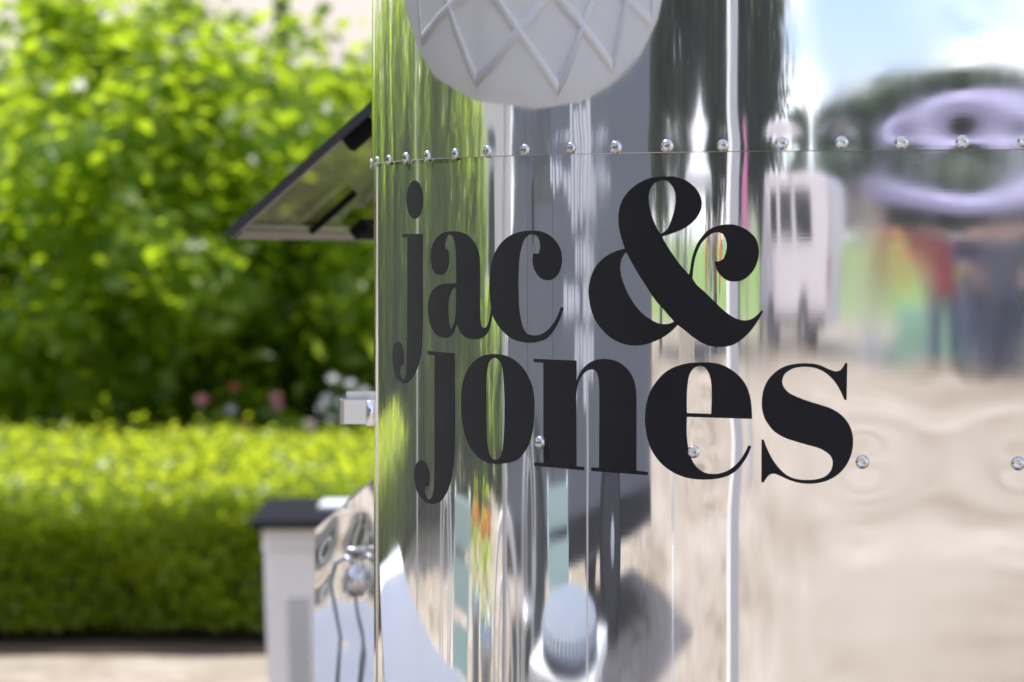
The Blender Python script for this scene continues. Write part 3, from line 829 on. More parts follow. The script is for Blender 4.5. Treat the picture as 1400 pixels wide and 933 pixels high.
# ------------------------------------------------------------------ white bin with black lid
def bin_():
    Y0 = 6.95
    xl, xr = (358 - CX) / F_PX * Y0, -0.14
    zt = EYE + (HY - 716) / F_PX * Y0
    t = thing('storage_bin', 'white plastic bin with black hinged lid and honeycomb strip on its front', 'bin', ((xl + xr) / 2, Y0 + 0.3, 0))
    w_ = (xr - xl) / 2
    b = nb()
    zs = [(0.0, 0.86), (0.62 * zt, 0.955), (zt - 0.062, 0.985), (zt - 0.058, 1.0), (zt, 1.0)]
    rings = []
    for z, k in zs:
        rings.append([b.verts.new((sx * w_ * k, sy * 0.3 * k, z)) for sx, sy in ((-1, -1), (1, -1), (1, 1), (-1, 1))])
    for P_, Q_ in zip(rings, rings[1:]):
        for k in range(4): b.faces.new((P_[k], P_[(k + 1) % 4], Q_[(k + 1) % 4], Q_[k]))
    b.faces.new(rings[0][::-1]); b.faces.new(rings[-1])
    vert_e = [e for e in b.edges if abs(e.verts[0].co.z - e.verts[1].co.z) > 0.01]
    bmesh.ops.bevel(b, geom=vert_e, offset=0.012, segments=3, affect='EDGES')
    obj('body', b, M_WHITE, t)
    l = nb()
    pro = [(-0.335, zt - 0.002), (-0.33, zt + 0.006), (-0.28, zt + 0.013), (0.0, zt + 0.020), (0.29, zt + 0.012), (0.325, zt + 0.004), (0.325, zt - 0.004), (-0.335, zt - 0.010)]
    prism(l, pro, -w_ - 0.022, w_ + 0.022, 'YZ')
    lid = obj('lid', l, M_BLACK, t)
    h = nb(); box(h, (0.02 - w_ * 0.55, -0.12, zt + 0.014), (0.02 + w_ * 0.2, 0.06, zt + 0.026), 0.004)
    obj('label_plate', h, M_WHITE, lid)
    # embossed honeycomb strip
    hx = nb()
    pitch = 0.0135
    for r in range(44):
        for c in range(4):
            x = -w_ + 0.052 + c * pitch + (pitch / 2 if r % 2 else 0); z = 0.02 + r * pitch * 0.866
            k = np.interp(z, [0, 0.62 * zt, zt], [0.86, 0.955, 0.985])
            y = -0.3 * k - 0.0015
            x *= k
            bmesh.ops.create_cone(hx, cap_ends=True, segments=6, radius1=pitch * 0.40, radius2=pitch * 0.34, depth=0.004,
                                  matrix=Matrix.Translation((x, y, z)) @ Matrix.Rotation(rad(90), 4, 'X') @ Matrix.Rotation(rad(30), 4, 'Z'))
    obj('honeycomb_strip', hx, mat('shadow_grey_plastic', (0.40, 0.42, 0.46), 0.5, 0, 0.03), t)
    for sx in (-1, 1):
        wl = nb(); lathe(wl, [(0.07, -0.02), (0.08, -0.015), (0.08, 0.015), (0.07, 0.02)], 20, 'X', (sx * (w_ * 0.86 + 0.025), 0.2, 0.08))
        obj('wheel', wl, M_BLACK, t, True)
bin_()

# ------------------------------------------------------------------ foliage
def leaves(P, L, W, up=0.5, seed=1, out=None):
    """one rhombic leaf at each point: returns verts, quads"""
    r = np.random.default_rng(seed)
    n = len(P)
    nr = r.normal(size=(n, 3)); nr[:, 2] = np.abs(nr[:, 2]) + up
    if out is not None: nr = nr + out * 0.8
    nr /= np.linalg.norm(nr, axis=1)[:, None]
    d = r.normal(size=(n, 3)); d -= nr * (d * nr).sum(1)[:, None]
    d /= np.linalg.norm(d, axis=1)[:, None]
    s = np.cross(nr, d)
    k = r.uniform(0.7, 1.25, (n, 1))
    a, b = d * L * 0.5 * k, s * W * 0.5 * k
    V = np.stack([P - a, P - a * 0.1 + b + nr * 0.08 * L, P + a, P - a * 0.1 - b + nr * 0.08 * L], 1).reshape(-1, 3)
    q = np.arange(n)[:, None] * 4 + np.arange(4)[None]
    return V, q

M_LAUREL = leaf_mat('laurel_leaf', (0.06, 0.13, 0.010), (0.17, 0.24, 0.015), (0.62, 0.80, 0.035), 0.60, 0.36)
M_BOX = leaf_mat('box_leaf', (0.10, 0.17, 0.013), (0.19, 0.26, 0.02), (0.68, 0.78, 0.035), 0.62, 0.38)
M_TREE = leaf_mat('tree_leaf', (0.022, 0.05, 0.014), (0.06, 0.10, 0.022), (0.10, 0.17, 0.03), 0.3, 0.5)

def crown_points(n_cl, per, rx, ry, rz, zc, cl_r, seed):
    r = np.random.default_rng(seed)
    u = r.normal(size=(n_cl, 3)); u /= np.linalg.norm(u, axis=1)[:, None]
    rr = 1 - 0.62 * r.random((n_cl, 1)) ** 1.9
    lump = 1 + 0.16 * np.sin(u[:, :1] * 5 + seed) * np.cos(u[:, 1:2] * 4 + 2 * seed) + 0.10 * r.normal(size=(n_cl, 1))
    c = u * rr * lump * np.array([rx, ry, rz]) + np.array([0, 0, zc])
    c = c[c[:, 2] > 0.08]
    o = r.normal(size=(len(c), per, 3)) * cl_r
    P = (c[:, None] + o).reshape(-1, 3)
    U = np.repeat((c - np.array([0, 0, zc * 0.7])), per, 0)
    U /= np.linalg.norm(U, axis=1)[:, None] + 1e-9
    k = P[:, 2] > 0.04
    return P[k], U[k]

def trunk_bm(h, r0, n_limb, spread, seed):
    rr = random.Random(seed)
    b = nb()
    pts = [Vector((0, 0, -0.05))]; 
    for k in range(1, 6): pts.append(Vector((rr.uniform(-1, 1) * 0.03 * h, rr.uniform(-1, 1) * 0.03 * h, h * k / 5)))
    tube(b, pts, [r0 * (1 - 0.14 * k) for k in range(6)], 9)
    for k in range(n_limb):
        a = 2 * math.pi * (k + rr.random() * 0.6) / n_limb
        s_ = pts[2 + k % 3]
        e = s_ + Vector((math.cos(a), math.sin(a), 0)) * spread * rr.uniform(0.6, 1) + Vector((0, 0, h * rr.uniform(0.25, 0.6)))
        m_ = s_.lerp(e, 0.5) + Vector((0, 0, -0.06 * h))
        tube(b, [s_, m_, e], [r0 * 0.5, r0 * 0.36, r0 * 0.12], 6)
    return b

def make_shrub(name, label, cat, group, loc, rx, ry, rz, n_cl, per, L, m, seed, cl_r=0.14, zc=None):
    t = thing(name, label, cat, loc, 0, group)
    P, U = crown_points(n_cl, per, rx, ry, rz, zc or rz * 0.92, cl_r, seed)
    V, q = leaves(P, L, L * 0.55, 0.35, seed, U)
    np_obj('crown', V, q, m, t)
    obj('trunk', trunk_bm(rz * 1.15, 0.05 * rz, 7, rx * 0.6, seed), M_TRUNK, t, True)
    return t

GS = 'tall shrubs behind the clipped hedge'
sh = [(-0.35, 14.7, 1.35, 2.12), (-2.0, 14.4, 1.45, 2.42), (-4.3, 14.5, 1.6, 2.55)]
base_shrubs = []
for i, (x, y, rx, h) in enumerate(sh):
    base_shrubs.append(make_shrub('laurel_shrub', 'tall glossy yellow-green shrub behind the clipped hedge', 'shrub', GS, (x, y, 0.03), rx, 1.2, h / 2, 235 if i < 2 else 220, 105, 0.11, M_LAUREL, 3 + i, 0.115))
for i, (x, y, k) in enumerate([(-6.9, 14.6, 1.12), (-9.7, 14.4, 1.18), (1.9, 14.9, 1.0)] +
                              [(*seen(c_, pt_)[:2], k_) for c_, pt_, k_ in ((556, 16.5, 1.15), (572, 15.8, 1.15), (590, 15.6, 1.2), (608, 15.8, 1.15), (626, 16.2, 1.1), (641, 17.2, 1.0))]):
    c = copy_tree(base_shrubs[2]); c.location = (x, y, 0.03); c.rotation_euler = (0, 0, 1.3 * i + 0.5); c.scale = (k, k, k)
    c['label'] = 'tall shrub of the row mirrored as green streaks in the rounded corner'; c['group'] = 'tall shrubs mirrored in the corner'
base_shrubs[0]['label'] = 'tall yellow-green shrub behind the white roses and the open hatch'
base_shrubs[1]['label'] = 'tall yellow-green shrub behind the hedge, left of the roses'
base_shrubs[2]['label'] = 'tall shrub of the row mirrored as green streaks in the rounded corner'; base_shrubs[2]['group'] = 'tall shrubs mirrored in the corner'

def hedge():
    t = thing('clipped_hedge', 'low clipped green hedge with a flat bright top, in front of the tall shrubs', 'hedge', (-6, 11.4, 0.03))
    r = np.random.default_rng(5)
    def top_z(y): return np.interp(y, [10.2, 10.35, 11.0, 12.6], [0.43, 0.49, 0.54, 0.575])
    Ps, Us = [], []
    def add(x0, x1, dens):
        A_ = (x1 - x0)
        n = int(A_ * 2.4 * dens); x = r.uniform(x0, x1, n); y = r.uniform(10.2, 12.6, n)
        z = top_z(y) - np.abs(r.normal(0, 0.05, n)) + 0.03 * np.sin(x * 7) * np.sin(y * 6) + 0.04 * (r.random(n) > 0.93) * r.random(n) * 2
        Ps.append(np.stack([x, y, z], -1)); Us.append(np.tile([0, 0, 1.0], (n, 1)))
        n = int(A_ * 0.55 * dens * 1.5); x = r.uniform(x0, x1, n); z = r.uniform(0.06, 0.53, n)
        y = 10.2 + np.abs(r.normal(0, 0.06, n)) + 0.035 * np.sin(x * 9 + z * 8) + 0.05 * (0.5 - z) * (z < 0.25)
        Ps.append(np.stack([x, y, z], -1)); Us.append(np.tile([0, -0.9, 0.5], (n, 1)))
    add(-2.4, 0.6, 5200); 
    n1_ = sum(map(len, Ps))
    P1, U1 = np.concatenate(Ps), np.concatenate(Us)
    Ps.clear(); Us.clear()
    add(-15.5, -2.4, 1300)
    P2, U2 = np.concatenate(Ps), np.concatenate(Us)
    V1, q1 = leaves(P1, 0.038, 0.022, 0.25, 8, U1)
    V2, q2 = leaves(P2, 0.075, 0.045, 0.25, 9, U2)
    V = np.concatenate([V1, V2]) - np.array([-6, 11.4, 0.03]); q = np.concatenate([q1, q2 + len(V1)])
    np_obj('foliage', V, q, M_BOX, t)
    for i in range(70):
        b = nb()
        x = random.uniform(-9.4, 6.4); y = random.uniform(-1.0, 1.0)
        tube(b, [(x, y, -0.04), (x + random.uniform(-.1, .1), y + random.uniform(-.1, .1), 0.2), (x + random.uniform(-.2, .2), y + random.uniform(-.15, .15), 0.42)], [0.014, 0.011, 0.005], 5)
        obj('stem', b, M_TRUNK, t, True)
    c = nb(); box(c, (-9.4, -1.08, 0.10), (6.5, 1.12, 0.36), 0.05)  # solid dark box added inside the leaves to block light
    obj('light_block_core', c, mat('dark_core_fill', (0.03, 0.035, 0.014), 0.95, 0, 0.4, 14, 0.8, 60), t)
hedge()

# flowering plants between hedge and shrubs
M_PINK = leaf_mat('pink_petal', (0.75, 0.28, 0.33), (0.82, 0.40, 0.44), (0.9, 0.45, 0.5), 0.5, 0.6); M_RED = leaf_mat('coral_petal', (0.65, 0.12, 0.10), (0.75, 0.2, 0.17), (0.9, 0.25, 0.2), 0.5, 0.6); M_PALE = leaf_mat('white_petal', (0.8, 0.78, 0.78), (0.84, 0.82, 0.80), (0.9, 0.88, 0.86), 0.5, 0.6)
M_STEM = mat('green_stem', (0.07, 0.15, 0.03), 0.7)
def flower_bm(r_):
    b = nb()
    for ring, (n, tilt, rr) in enumerate(((5, 0.25, 1.0), (5, 0.7, 0.8), (4, 1.15, 0.55))):
        for k in range(n):
            a = 2 * math.pi * (k + 0.5 * ring) / n
            d = Vector((math.cos(a) * math.cos(tilt), math.sin(a) * math.cos(tilt), math.sin(tilt))); s_ = Vector((-math.sin(a), math.cos(a), 0))
            p0 = Vector((0, 0, 0)); tip = d * r_ * rr
            m_ = d * r_ * rr * 0.6 + Vector((0, 0, -0.1 * r_))
            vs_ = [b.verts.new(v) for v in (p0, m_ + s_ * r_ * 0.42 * rr, tip + Vector((0, 0, 0.15 * r_)), m_ - s_ * r_ * 0.42 * rr)]
            b.faces.new(vs_)
    return b
def rose(label, blooms, m, seed):
    Y = 13.05
    ps = [at_px(x, y, Y + 0.05 * ((i * 7) % 5 - 2)) for i, (x, y) in enumerate(blooms)]
    bx0 = sum(p.x for p in ps) / len(ps)
    t = thing('rose_plant', label, 'flower', (bx0, Y, 0.03), 0, 'roses in the planting bed')
    st = nb(); rr = random.Random(seed)
    for p in ps:
        q = p - Vector((bx0, Y, 0.03))
        tube(st, [(rr.uniform(-.04, .04), rr.uniform(-.04, .04), -0.04), (q.x * 0.5, q.y * 0.5, q.z * 0.55), q], [0.006, 0.005, 0.003], 5)
    obj('stem', st, M_STEM, t, True)
    P = np.array([[rr.gauss(0, .12), rr.gauss(0, .10), rr.uniform(0.08, 0.55)] for _ in range(90)])
    V, q = leaves(P, 0.05, 0.03, 0.4, seed); np_obj('leaves', V, q, M_LAUREL, t)
    for p in ps:
        o = obj('bloom', flower_bm(0.032), m, t); o.location = p - Vector((bx0, Y, 0.03)); o.rotation_euler = (rr.uniform(-.2, 1.0), rr.uniform(-.4, .4), 0)
rose('pale pink rose beside the coral one, above the hedge top', [(276, 548), (245, 592)], M_PINK, 1)
rose('coral red rose bloom above the hedge top', [(320, 532), (334, 586), (243, 600)], M_RED, 2)
rose('single white rose bloom just over the hedge top', [(316, 563)], M_PALE, 3)
rose('rose with one pink bloom and a bud over it, right of the white one', [(378, 545), (380, 558)], M_PINK, 4)
rose('cluster of white roses beside the trailer corner', [(455, 520), (478, 527), (447, 547), (468, 552), (440, 560), (452, 575), (486, 545), (498, 538)], M_PALE, 5)
rose('blush roses low on the hedge top near the trailer', [(424, 582), (470, 596), (497, 560)], mat('blush_petal', (0.82, 0.58, 0.56), 0.6), 6)

# ------------------------------------------------------------------ barn with grey posts behind the shrubs
def barn():
    t = thing('cream_barn', 'low cream barn with pale sunlit roof behind dark grey posts and the shrubs', 'building', (-3, 18.2, 0))
    b = nb(); box(b, (-9, 0, 0), (9, 5, 2.3)); obj('wall', b, M_CREAM, t)
    r_ = nb(); prism(r_, [(-0.3, 2.22), (2.5, 4.4), (5.3, 2.22), (5.3, 2.35), (2.5, 4.55), (-0.3, 2.35)], -9.4, 9.4, 'YZ')
    obj('roof', r_, mat('pale_roof_sheet', (0.62, 0.53, 0.44), 0.8, 0, 0.12, 1.5), t)
    for x in (245, 385, 105, 540):
        X = at_px(x, 0, 17.55).x + 3
        p = nb(); box(p, (X - 0.045, -0.70, 0), (X + 0.045, -0.61, 3.62), 0.006); obj('post', p, M_POST, t)
    for x in (-7.5, -5.2, -2.9, 3.2, 6.0):
        p = nb(); box(p, (x - 0.05, -0.70, 0), (x + 0.05, -0.61, 3.62), 0.006); obj('post', p, M_POST, t)
barn()

# cream garden wall building seen mirrored at the corner
q0, q1_ = seen(697, 22), seen(650, 25)
t = thing('cream_cottage', 'pale cottage wall reflected beside the dark van', 'building', ((q0.x + q1_.x) / 2 - 2.2, (q0.y + q1_.y) / 2, 0))
L2 = abs(q1_.y - q0.y) / 2 + 0.2
b = nb(); box(b, (-2, -L2, 0), (2, L2, 3.6)); obj('wall', b, M_CREAM, t)
b = nb(); prism(b, [(-2.4, 3.45), (0, 5.2), (2.4, 3.45), (2.4, 3.6), (0, 5.35), (-2.4, 3.6)], -L2 - 0.3, L2 + 0.3, 'XZ'); obj('roof', b, mat('slate', (0.10, 0.105, 0.12), 0.7, 0, 0.2, 3), t)
b = nb(); box(b, (2.0, -0.5, 1.0), (2.04, 0.4, 2.1)); wd = obj('window', b, M_PAINTW, t)
b = nb(); box(b, (2.035, -0.43, 1.07), (2.046, 0.33, 2.03)); obj('pane', b, M_GLASS, wd)
for i, (x, pth) in enumerate([(688, 17), (668, 18), (655, 16)]):
    p = seen(x, pth)
    c = copy_tree(base_shrubs[1]); c.location = (p.x, p.y, 0); c.rotation_euler = (0, 0, i * 2.0); c.scale = (0.62, 0.62, 0.44)
    c['label'] = 'low rounded green shrub in front of the pale cottage'; c['group'] = 'shrubs by the cottage'

# ------------------------------------------------------------------ vans
def van(name, label, loc, rotz, L_, W_, H_, paint, windows, wheels, wr, front=1, clear=0.34):
    """long axis local x, near side local -y"""
    t = thing(name, label, 'van', loc, rotz)
    b = nb()
    h = L_ / 2
    prof = [(-h, clear), (-h, H_ * 0.93), (-h + 0.12, H_), (h - 0.9, H_), (h - 0.62, H_ * 0.96), (h - 0.22, H_ * 0.55), (h - 0.03, H_ * 0.46), (h, clear + 0.15), (h - 0.05, clear)]
    prism(b, prof, -W_ / 2, W_ / 2, 'XZ')
    long_e = [e for e in b.edges if abs(e.verts[0].co.y - e.verts[1].co.y) < 1e-4 and (e.verts[0].co.z > clear + 0.05 or e.verts[1].co.z > clear + 0.05)]
    bmesh.ops.bevel(b, geom=long_e, offset=0.07, segments=3, affect='EDGES')
    body = obj('body', b, paint, t)
    for sgn in (-1, 1):
        yo = sgn * (W_ / 2 + 0.004)
        for x0_, x1_, z0_, z1_ in windows:
            q = nb(); box(q, (x0_, yo - 0.008, z0_), (x1_, yo + 0.008, z1_), 0.004); obj('window', q, M_GLASS, t)
        for x_ in (h - 1.75, h - 0.75):
            q = nb(); box(q, (x_, yo - 0.004, clear + 0.12), (x_ + 0.014, yo + 0.002, H_ * 0.9)); obj('door_seam', q, M_BLACK, t)
        q = nb(); box(q, (-h + 0.1, yo - 0.012, clear + 0.02), (h - 0.1, yo + 0.012, clear + 0.16), 0.005); obj('sill_trim', q, M_BLACK, t)
        for wx in wheels:
            q = nb(); lathe(q, [(wr * 1.2, -0.006), (wr * 1.2, 0.006)], 28, 'Y', (wx, yo, wr + 0.01)); obj('wheel_arch', q, M_BLACK, t)
            wheel_parts(t, (wx, sgn * (W_ / 2 - 0.04), wr), 'Y', wr, 0.21)
        q = nb(); box(q, (h - 0.10, sgn * (W_ / 2 - 0.32), H_ * 0.33), (h + 0.015, sgn * (W_ / 2 - 0.08), H_ * 0.41), 0.02); obj('headlight', q, M_RIM, t)
        q = nb(); box(q, (-h - 0.012, sgn * (W_ / 2 - 0.16), H_ * 0.3), (-h + 0.03, sgn * (W_ / 2 - 0.05), H_ * 0.48), 0.01); obj('tail_light', q, mat('red_lens', (0.5, 0.02, 0.02), 0.2), t)
        q = nb(); box(q, (h - 1.0, sgn * (W_ / 2 + 0.06) - 0.05, H_ * 0.52), (h - 0.92, sgn * (W_ / 2 + 0.06) + 0.08, H_ * 0.60), 0.02); obj('mirror', q, M_BLACK, t)
    q = nb(); prism(q, [(h - 0.60, H_ * 0.93), (h - 0.235, H_ * 0.57), (h - 0.225, H_ * 0.58), (h - 0.59, H_ * 0.94)], -W_ / 2 + 0.14, W_ / 2 - 0.14, 'XZ'); obj('windscreen', q, M_GLASS, t)
    q = nb(); box(q, (h - 0.06, -W_ / 2 + 0.05, clear + 0.0), (h + 0.05, W_ / 2 - 0.05, clear + 0.18), 0.03); obj('bumper', q, M_BLACK, t)
    return t

gx = -7.3
ga, gb = bounce(697), bounce(894)
def hit_x(x, X):
    P, r = bounce(x); k = (X - P.x) / r.x
    return P.y + r.y * k
yL, yR = hit_x(696, gx), hit_x(893, gx)
yw = hit_x(836, gx)
Lg = yL - yR; cyg = (yL + yR) / 2
# local +x of this van points to world -Y
gv = van('grey_van', 'dark grey box van reflected side-on, white ribbon strips over its flank', (gx - 1.0, cyg, 0), rad(-90) + math.pi, Lg, 2.0, 2.55, M_GREY,
         [(Lg / 2 - 1.7, Lg / 2 - 0.95, 1.45, 2.05)], [yw - cyg, yw - cyg + 3.1], 0.35, clear=0.32)
gv.rotation_euler = (0, 0, rad(90))
# white ribbon strips hanging on the flank
def strip(xa, xb, ya, yb, i):
    y0_, y1_ = sorted((hit_x(xa, gx), hit_x(xb, gx)))
    pth = (Vector((gx, (y0_ + y1_) / 2)) - Vector((0, 2.0))).length + 2.0
    z1_, z0_ = EYE + (HY - ya) / F_PX * pth, EYE + (HY - yb) / F_PX * pth
    b = nb(); box(b, (1.012, y0_ - cyg, z0_), (1.022, y1_ - cyg, z1_), 0.002)
    o = obj('ribbon_strip', b, mat('white_satin', (0.88, 0.88, 0.88), 0.35, 0, 0.02), None); o.parent = gv
    o.matrix_parent_inverse = Matrix.Rotation(-rad(90), 4, 'Z')
rr = random.Random(4)
x_ = 752.0
while x_ < 834:
    wd_ = rr.uniform(2.4, 4.6)
    mid = 770 < x_ < 814
    strip(x_, x_ + wd_, rr.uniform(135, 165) if 778 < x_ < 808 else 208 + rr.uniform(0, 14), rr.uniform(280, 318) if mid else rr.uniform(238, 268), 0)
    if 782 < x_ < 812: strip(x_ + 0.3, x_ + wd_ - 0.2, rr.uniform(325, 335), rr.uniform(372, 380), 0)
    if 766 < x_ < 812 and rr.random() < 0.9: strip(x_, x_ + wd_ + 0.4, rr.uniform(384, 396), rr.uniform(428, 440), 0)
    if 782 < x_ < 812: strip(x_, x_ + wd_, rr.uniform(446, 456), rr.uniform(500, 566), 0)
    x_ += wd_ + rr.uniform(0.7, 1.8)

pc = seen(1077, 40.0)
rot = face_to(pc)
van('camper_van', 'white and blush camper van parked on the gravel before the grass bank', pc, rot + 0.3, 5.5, 1.9, 2.42, mat('blush_white_paint', (0.76, 0.69, 0.69), 0.35, 0, 0.03), [(-1.9, -0.9, 1.45, 2.1), (-0.6, 0.4, 1.45, 2.1), (0.75, 1.45, 1.4, 2.05)], [-1.45, 1.45], 0.34)

# ------------------------------------------------------------------ gazebo stalls, flag, people
def gazebo(label, loc, rotz, m, w_=3.0, hv=2.0, ht=2.95):
    t = thing('market_gazebo', label, 'gazebo', loc, rotz, 'stall gazebos on the gravel')
    h = w_ / 2
    for sx in (-1, 1):
        for sy in (-1, 1):
            b = nb(); box(b, (sx * h - 0.025, sy * h - 0.025, 0), (sx * h + 0.025, sy * h + 0.025, hv + 0.05), 0.004); obj('post', b, M_PAINTW, t)
    b = nb()
    n = 8
    ring = []
    for k in range(4 * n):
        sgm, f = divmod(k, n); f /= n
        c = [(-1, -1), (1, -1), (1, 1), (-1, 1)]
        p = Vector(c[sgm]).lerp(Vector(c[(sgm + 1) % 4]), f) * (h + 0.06)
        ring.append((p, 0.04 * math.sin(math.pi * f)))
    lo = [b.verts.new((p.x, p.y, hv - 0.22 + 0.03 * (k % 2))) for k, (p, s_) in enumerate(ring)]
    mi = [b.verts.new((p.x, p.y, hv + 0.05 - s_)) for p, s_ in ring]
    q1 = [b.verts.new((p.x * 0.45, p.y * 0.45, hv + (ht - hv) * 0.45)) for p, s_ in ring]
    ap = b.verts.new((0, 0, ht))
    N = len(ring)
    for k in range(N):
        k2 = (k + 1) % N
        b.faces.new((lo[k], lo[k2], mi[k2], mi[k])); b.faces.new((mi[k], mi[k2], q1[k2], q1[k])); b.faces.new((q1[k], q1[k2], ap))
    obj('canopy', b, m, t)
    return t
def stall_table(label, loc, rotz, goods, m_cloth):
    t = thing('stall_table', label, 'table', loc, rotz, 'stall tables on the gravel')
    b = nb(); box(b, (-0.9, -0.38, 0.70), (0.9, 0.38, 0.74), 0.006); obj('table_top', b, M_PAINTW, t)
    for sx in (-1, 1):
        for sy in (-1, 1):
            b = nb(); tube(b, [(sx * 0.82, sy * 0.32, 0), (sx * 0.82, sy * 0.32, 0.70)], 0.014, 8); obj('leg', b, M_TUBE, t)
    b = nb()
    pts = [(-0.92 + 1.84 * k / 24, -0.40 - 0.03 * math.sin(k * 1.7)) for k in range(25)]
    vv = [[b.verts.new((x, y if z < 0.6 else -0.392, z)) for x, y in pts] for z in (0.12, 0.45, 0.742)]
    for r_ in range(2):
        for k in range(24): b.faces.new((vv[r_][k], vv[r_][k + 1], vv[r_ + 1][k + 1], vv[r_ + 1][k]))
    obj('front_cloth', b, m_cloth, t)
    return t
def garment_rail(label, loc, rotz, mats):
    t = thing('garment_rail', label, 'clothes rail', loc, rotz, 'clothes rails at the stalls')
    b = nb(); tube(b, [(-0.8, 0, 0), (-0.8, 0, 1.6), (0.8, 0, 1.6), (0.8, 0, 0)], 0.016, 8); tube(b, [(-0.8, -0.3, 0.02), (-0.8, 0.3, 0.02)], 0.016, 8); tube(b, [(0.8, -0.3, 0.02), (0.8, 0.3, 0.02)], 0.016, 8)
    obj('frame', b, M_TUBE, t)
    n = 9
    for k in range(n):
        x = -0.68 + 1.36 * k / (n - 1); l = 0.7 + 0.25 * ((k * 37) % 5) / 5
        b = nb()
        prism(b, [(-0.06, 1.56), (-0.22, 1.48), (-0.30, 1.20), (-0.22, 1.16), (-0.18, 1.32), (-0.22, 1.56 - l), (0.22, 1.56 - l), (0.18, 1.32), (0.22, 1.16), (0.30, 1.20), (0.22, 1.48), (0.06, 1.56)], x - 0.035, x + 0.035, 'YZ')
        obj('garment', b, mats[k % len(mats)], t)
    return t

C = {n: mat('cloth_' + n, c, 0.85, 0, 0.15) for n, c in dict(red=(0.45, 0.05, 0.06), yellow=(0.55, 0.36, 0.08), orange=(0.85, 0.30, 0.08), mint=(0.22, 0.40, 0.30), pink=(0.85, 0.28, 0.48), navy=(0.025, 0.035, 0.07), denim=(0.07, 0.09, 0.15), purple=(0.30, 0.18, 0.42), skin=(0.58, 0.36, 0.27), hair=(0.05, 0.03, 0.02), cream=(0.7, 0.6, 0.45), green=(0.10, 0.42, 0.10), white=(0.78, 0.78, 0.78)).items()}

p = seen(1400, 35.5); rz = face_to(p)
gazebo('lilac gazebo with scalloped valance and people below it', p, rz, M_LILAC, 3.2, 2.22, 2.75)
p2 = seen(955, 34); gazebo('white gazebo among the trees, yellow and red balloons under it', p2, face_to(p2), M_FABW, 3.0, 2.15, 3.0)
p3 = seen(1284, 37); garment_rail('clothes rail of red, yellow and mint garments under the lilac gazebo', p3, face_to(p3), [C['red'], C['yellow'], C['red'], C['mint'], C['purple'], C['red'], C['orange']])
p4 = seen(1300, 36.2); stt = stall_table('stall table with a dull mint cloth front under the lilac gazebo', p4, face_to(p4) + 0.5, None, C['mint']); stt.scale = (0.5, 0.8, 0.85)
p5 = seen(972, 35.2); garment_rail('clothes rail of pink, yellow and mint garments under the white gazebo', p5, face_to(p5), [C['yellow'], C['pink'], C['mint'], C['cream'], C['navy'], C['yellow'], C['white']])
p6 = seen(940, 33); stall_table('stall table with a cream cloth front by the white gazebo', p6, face_to(p6), None, C['cream'])

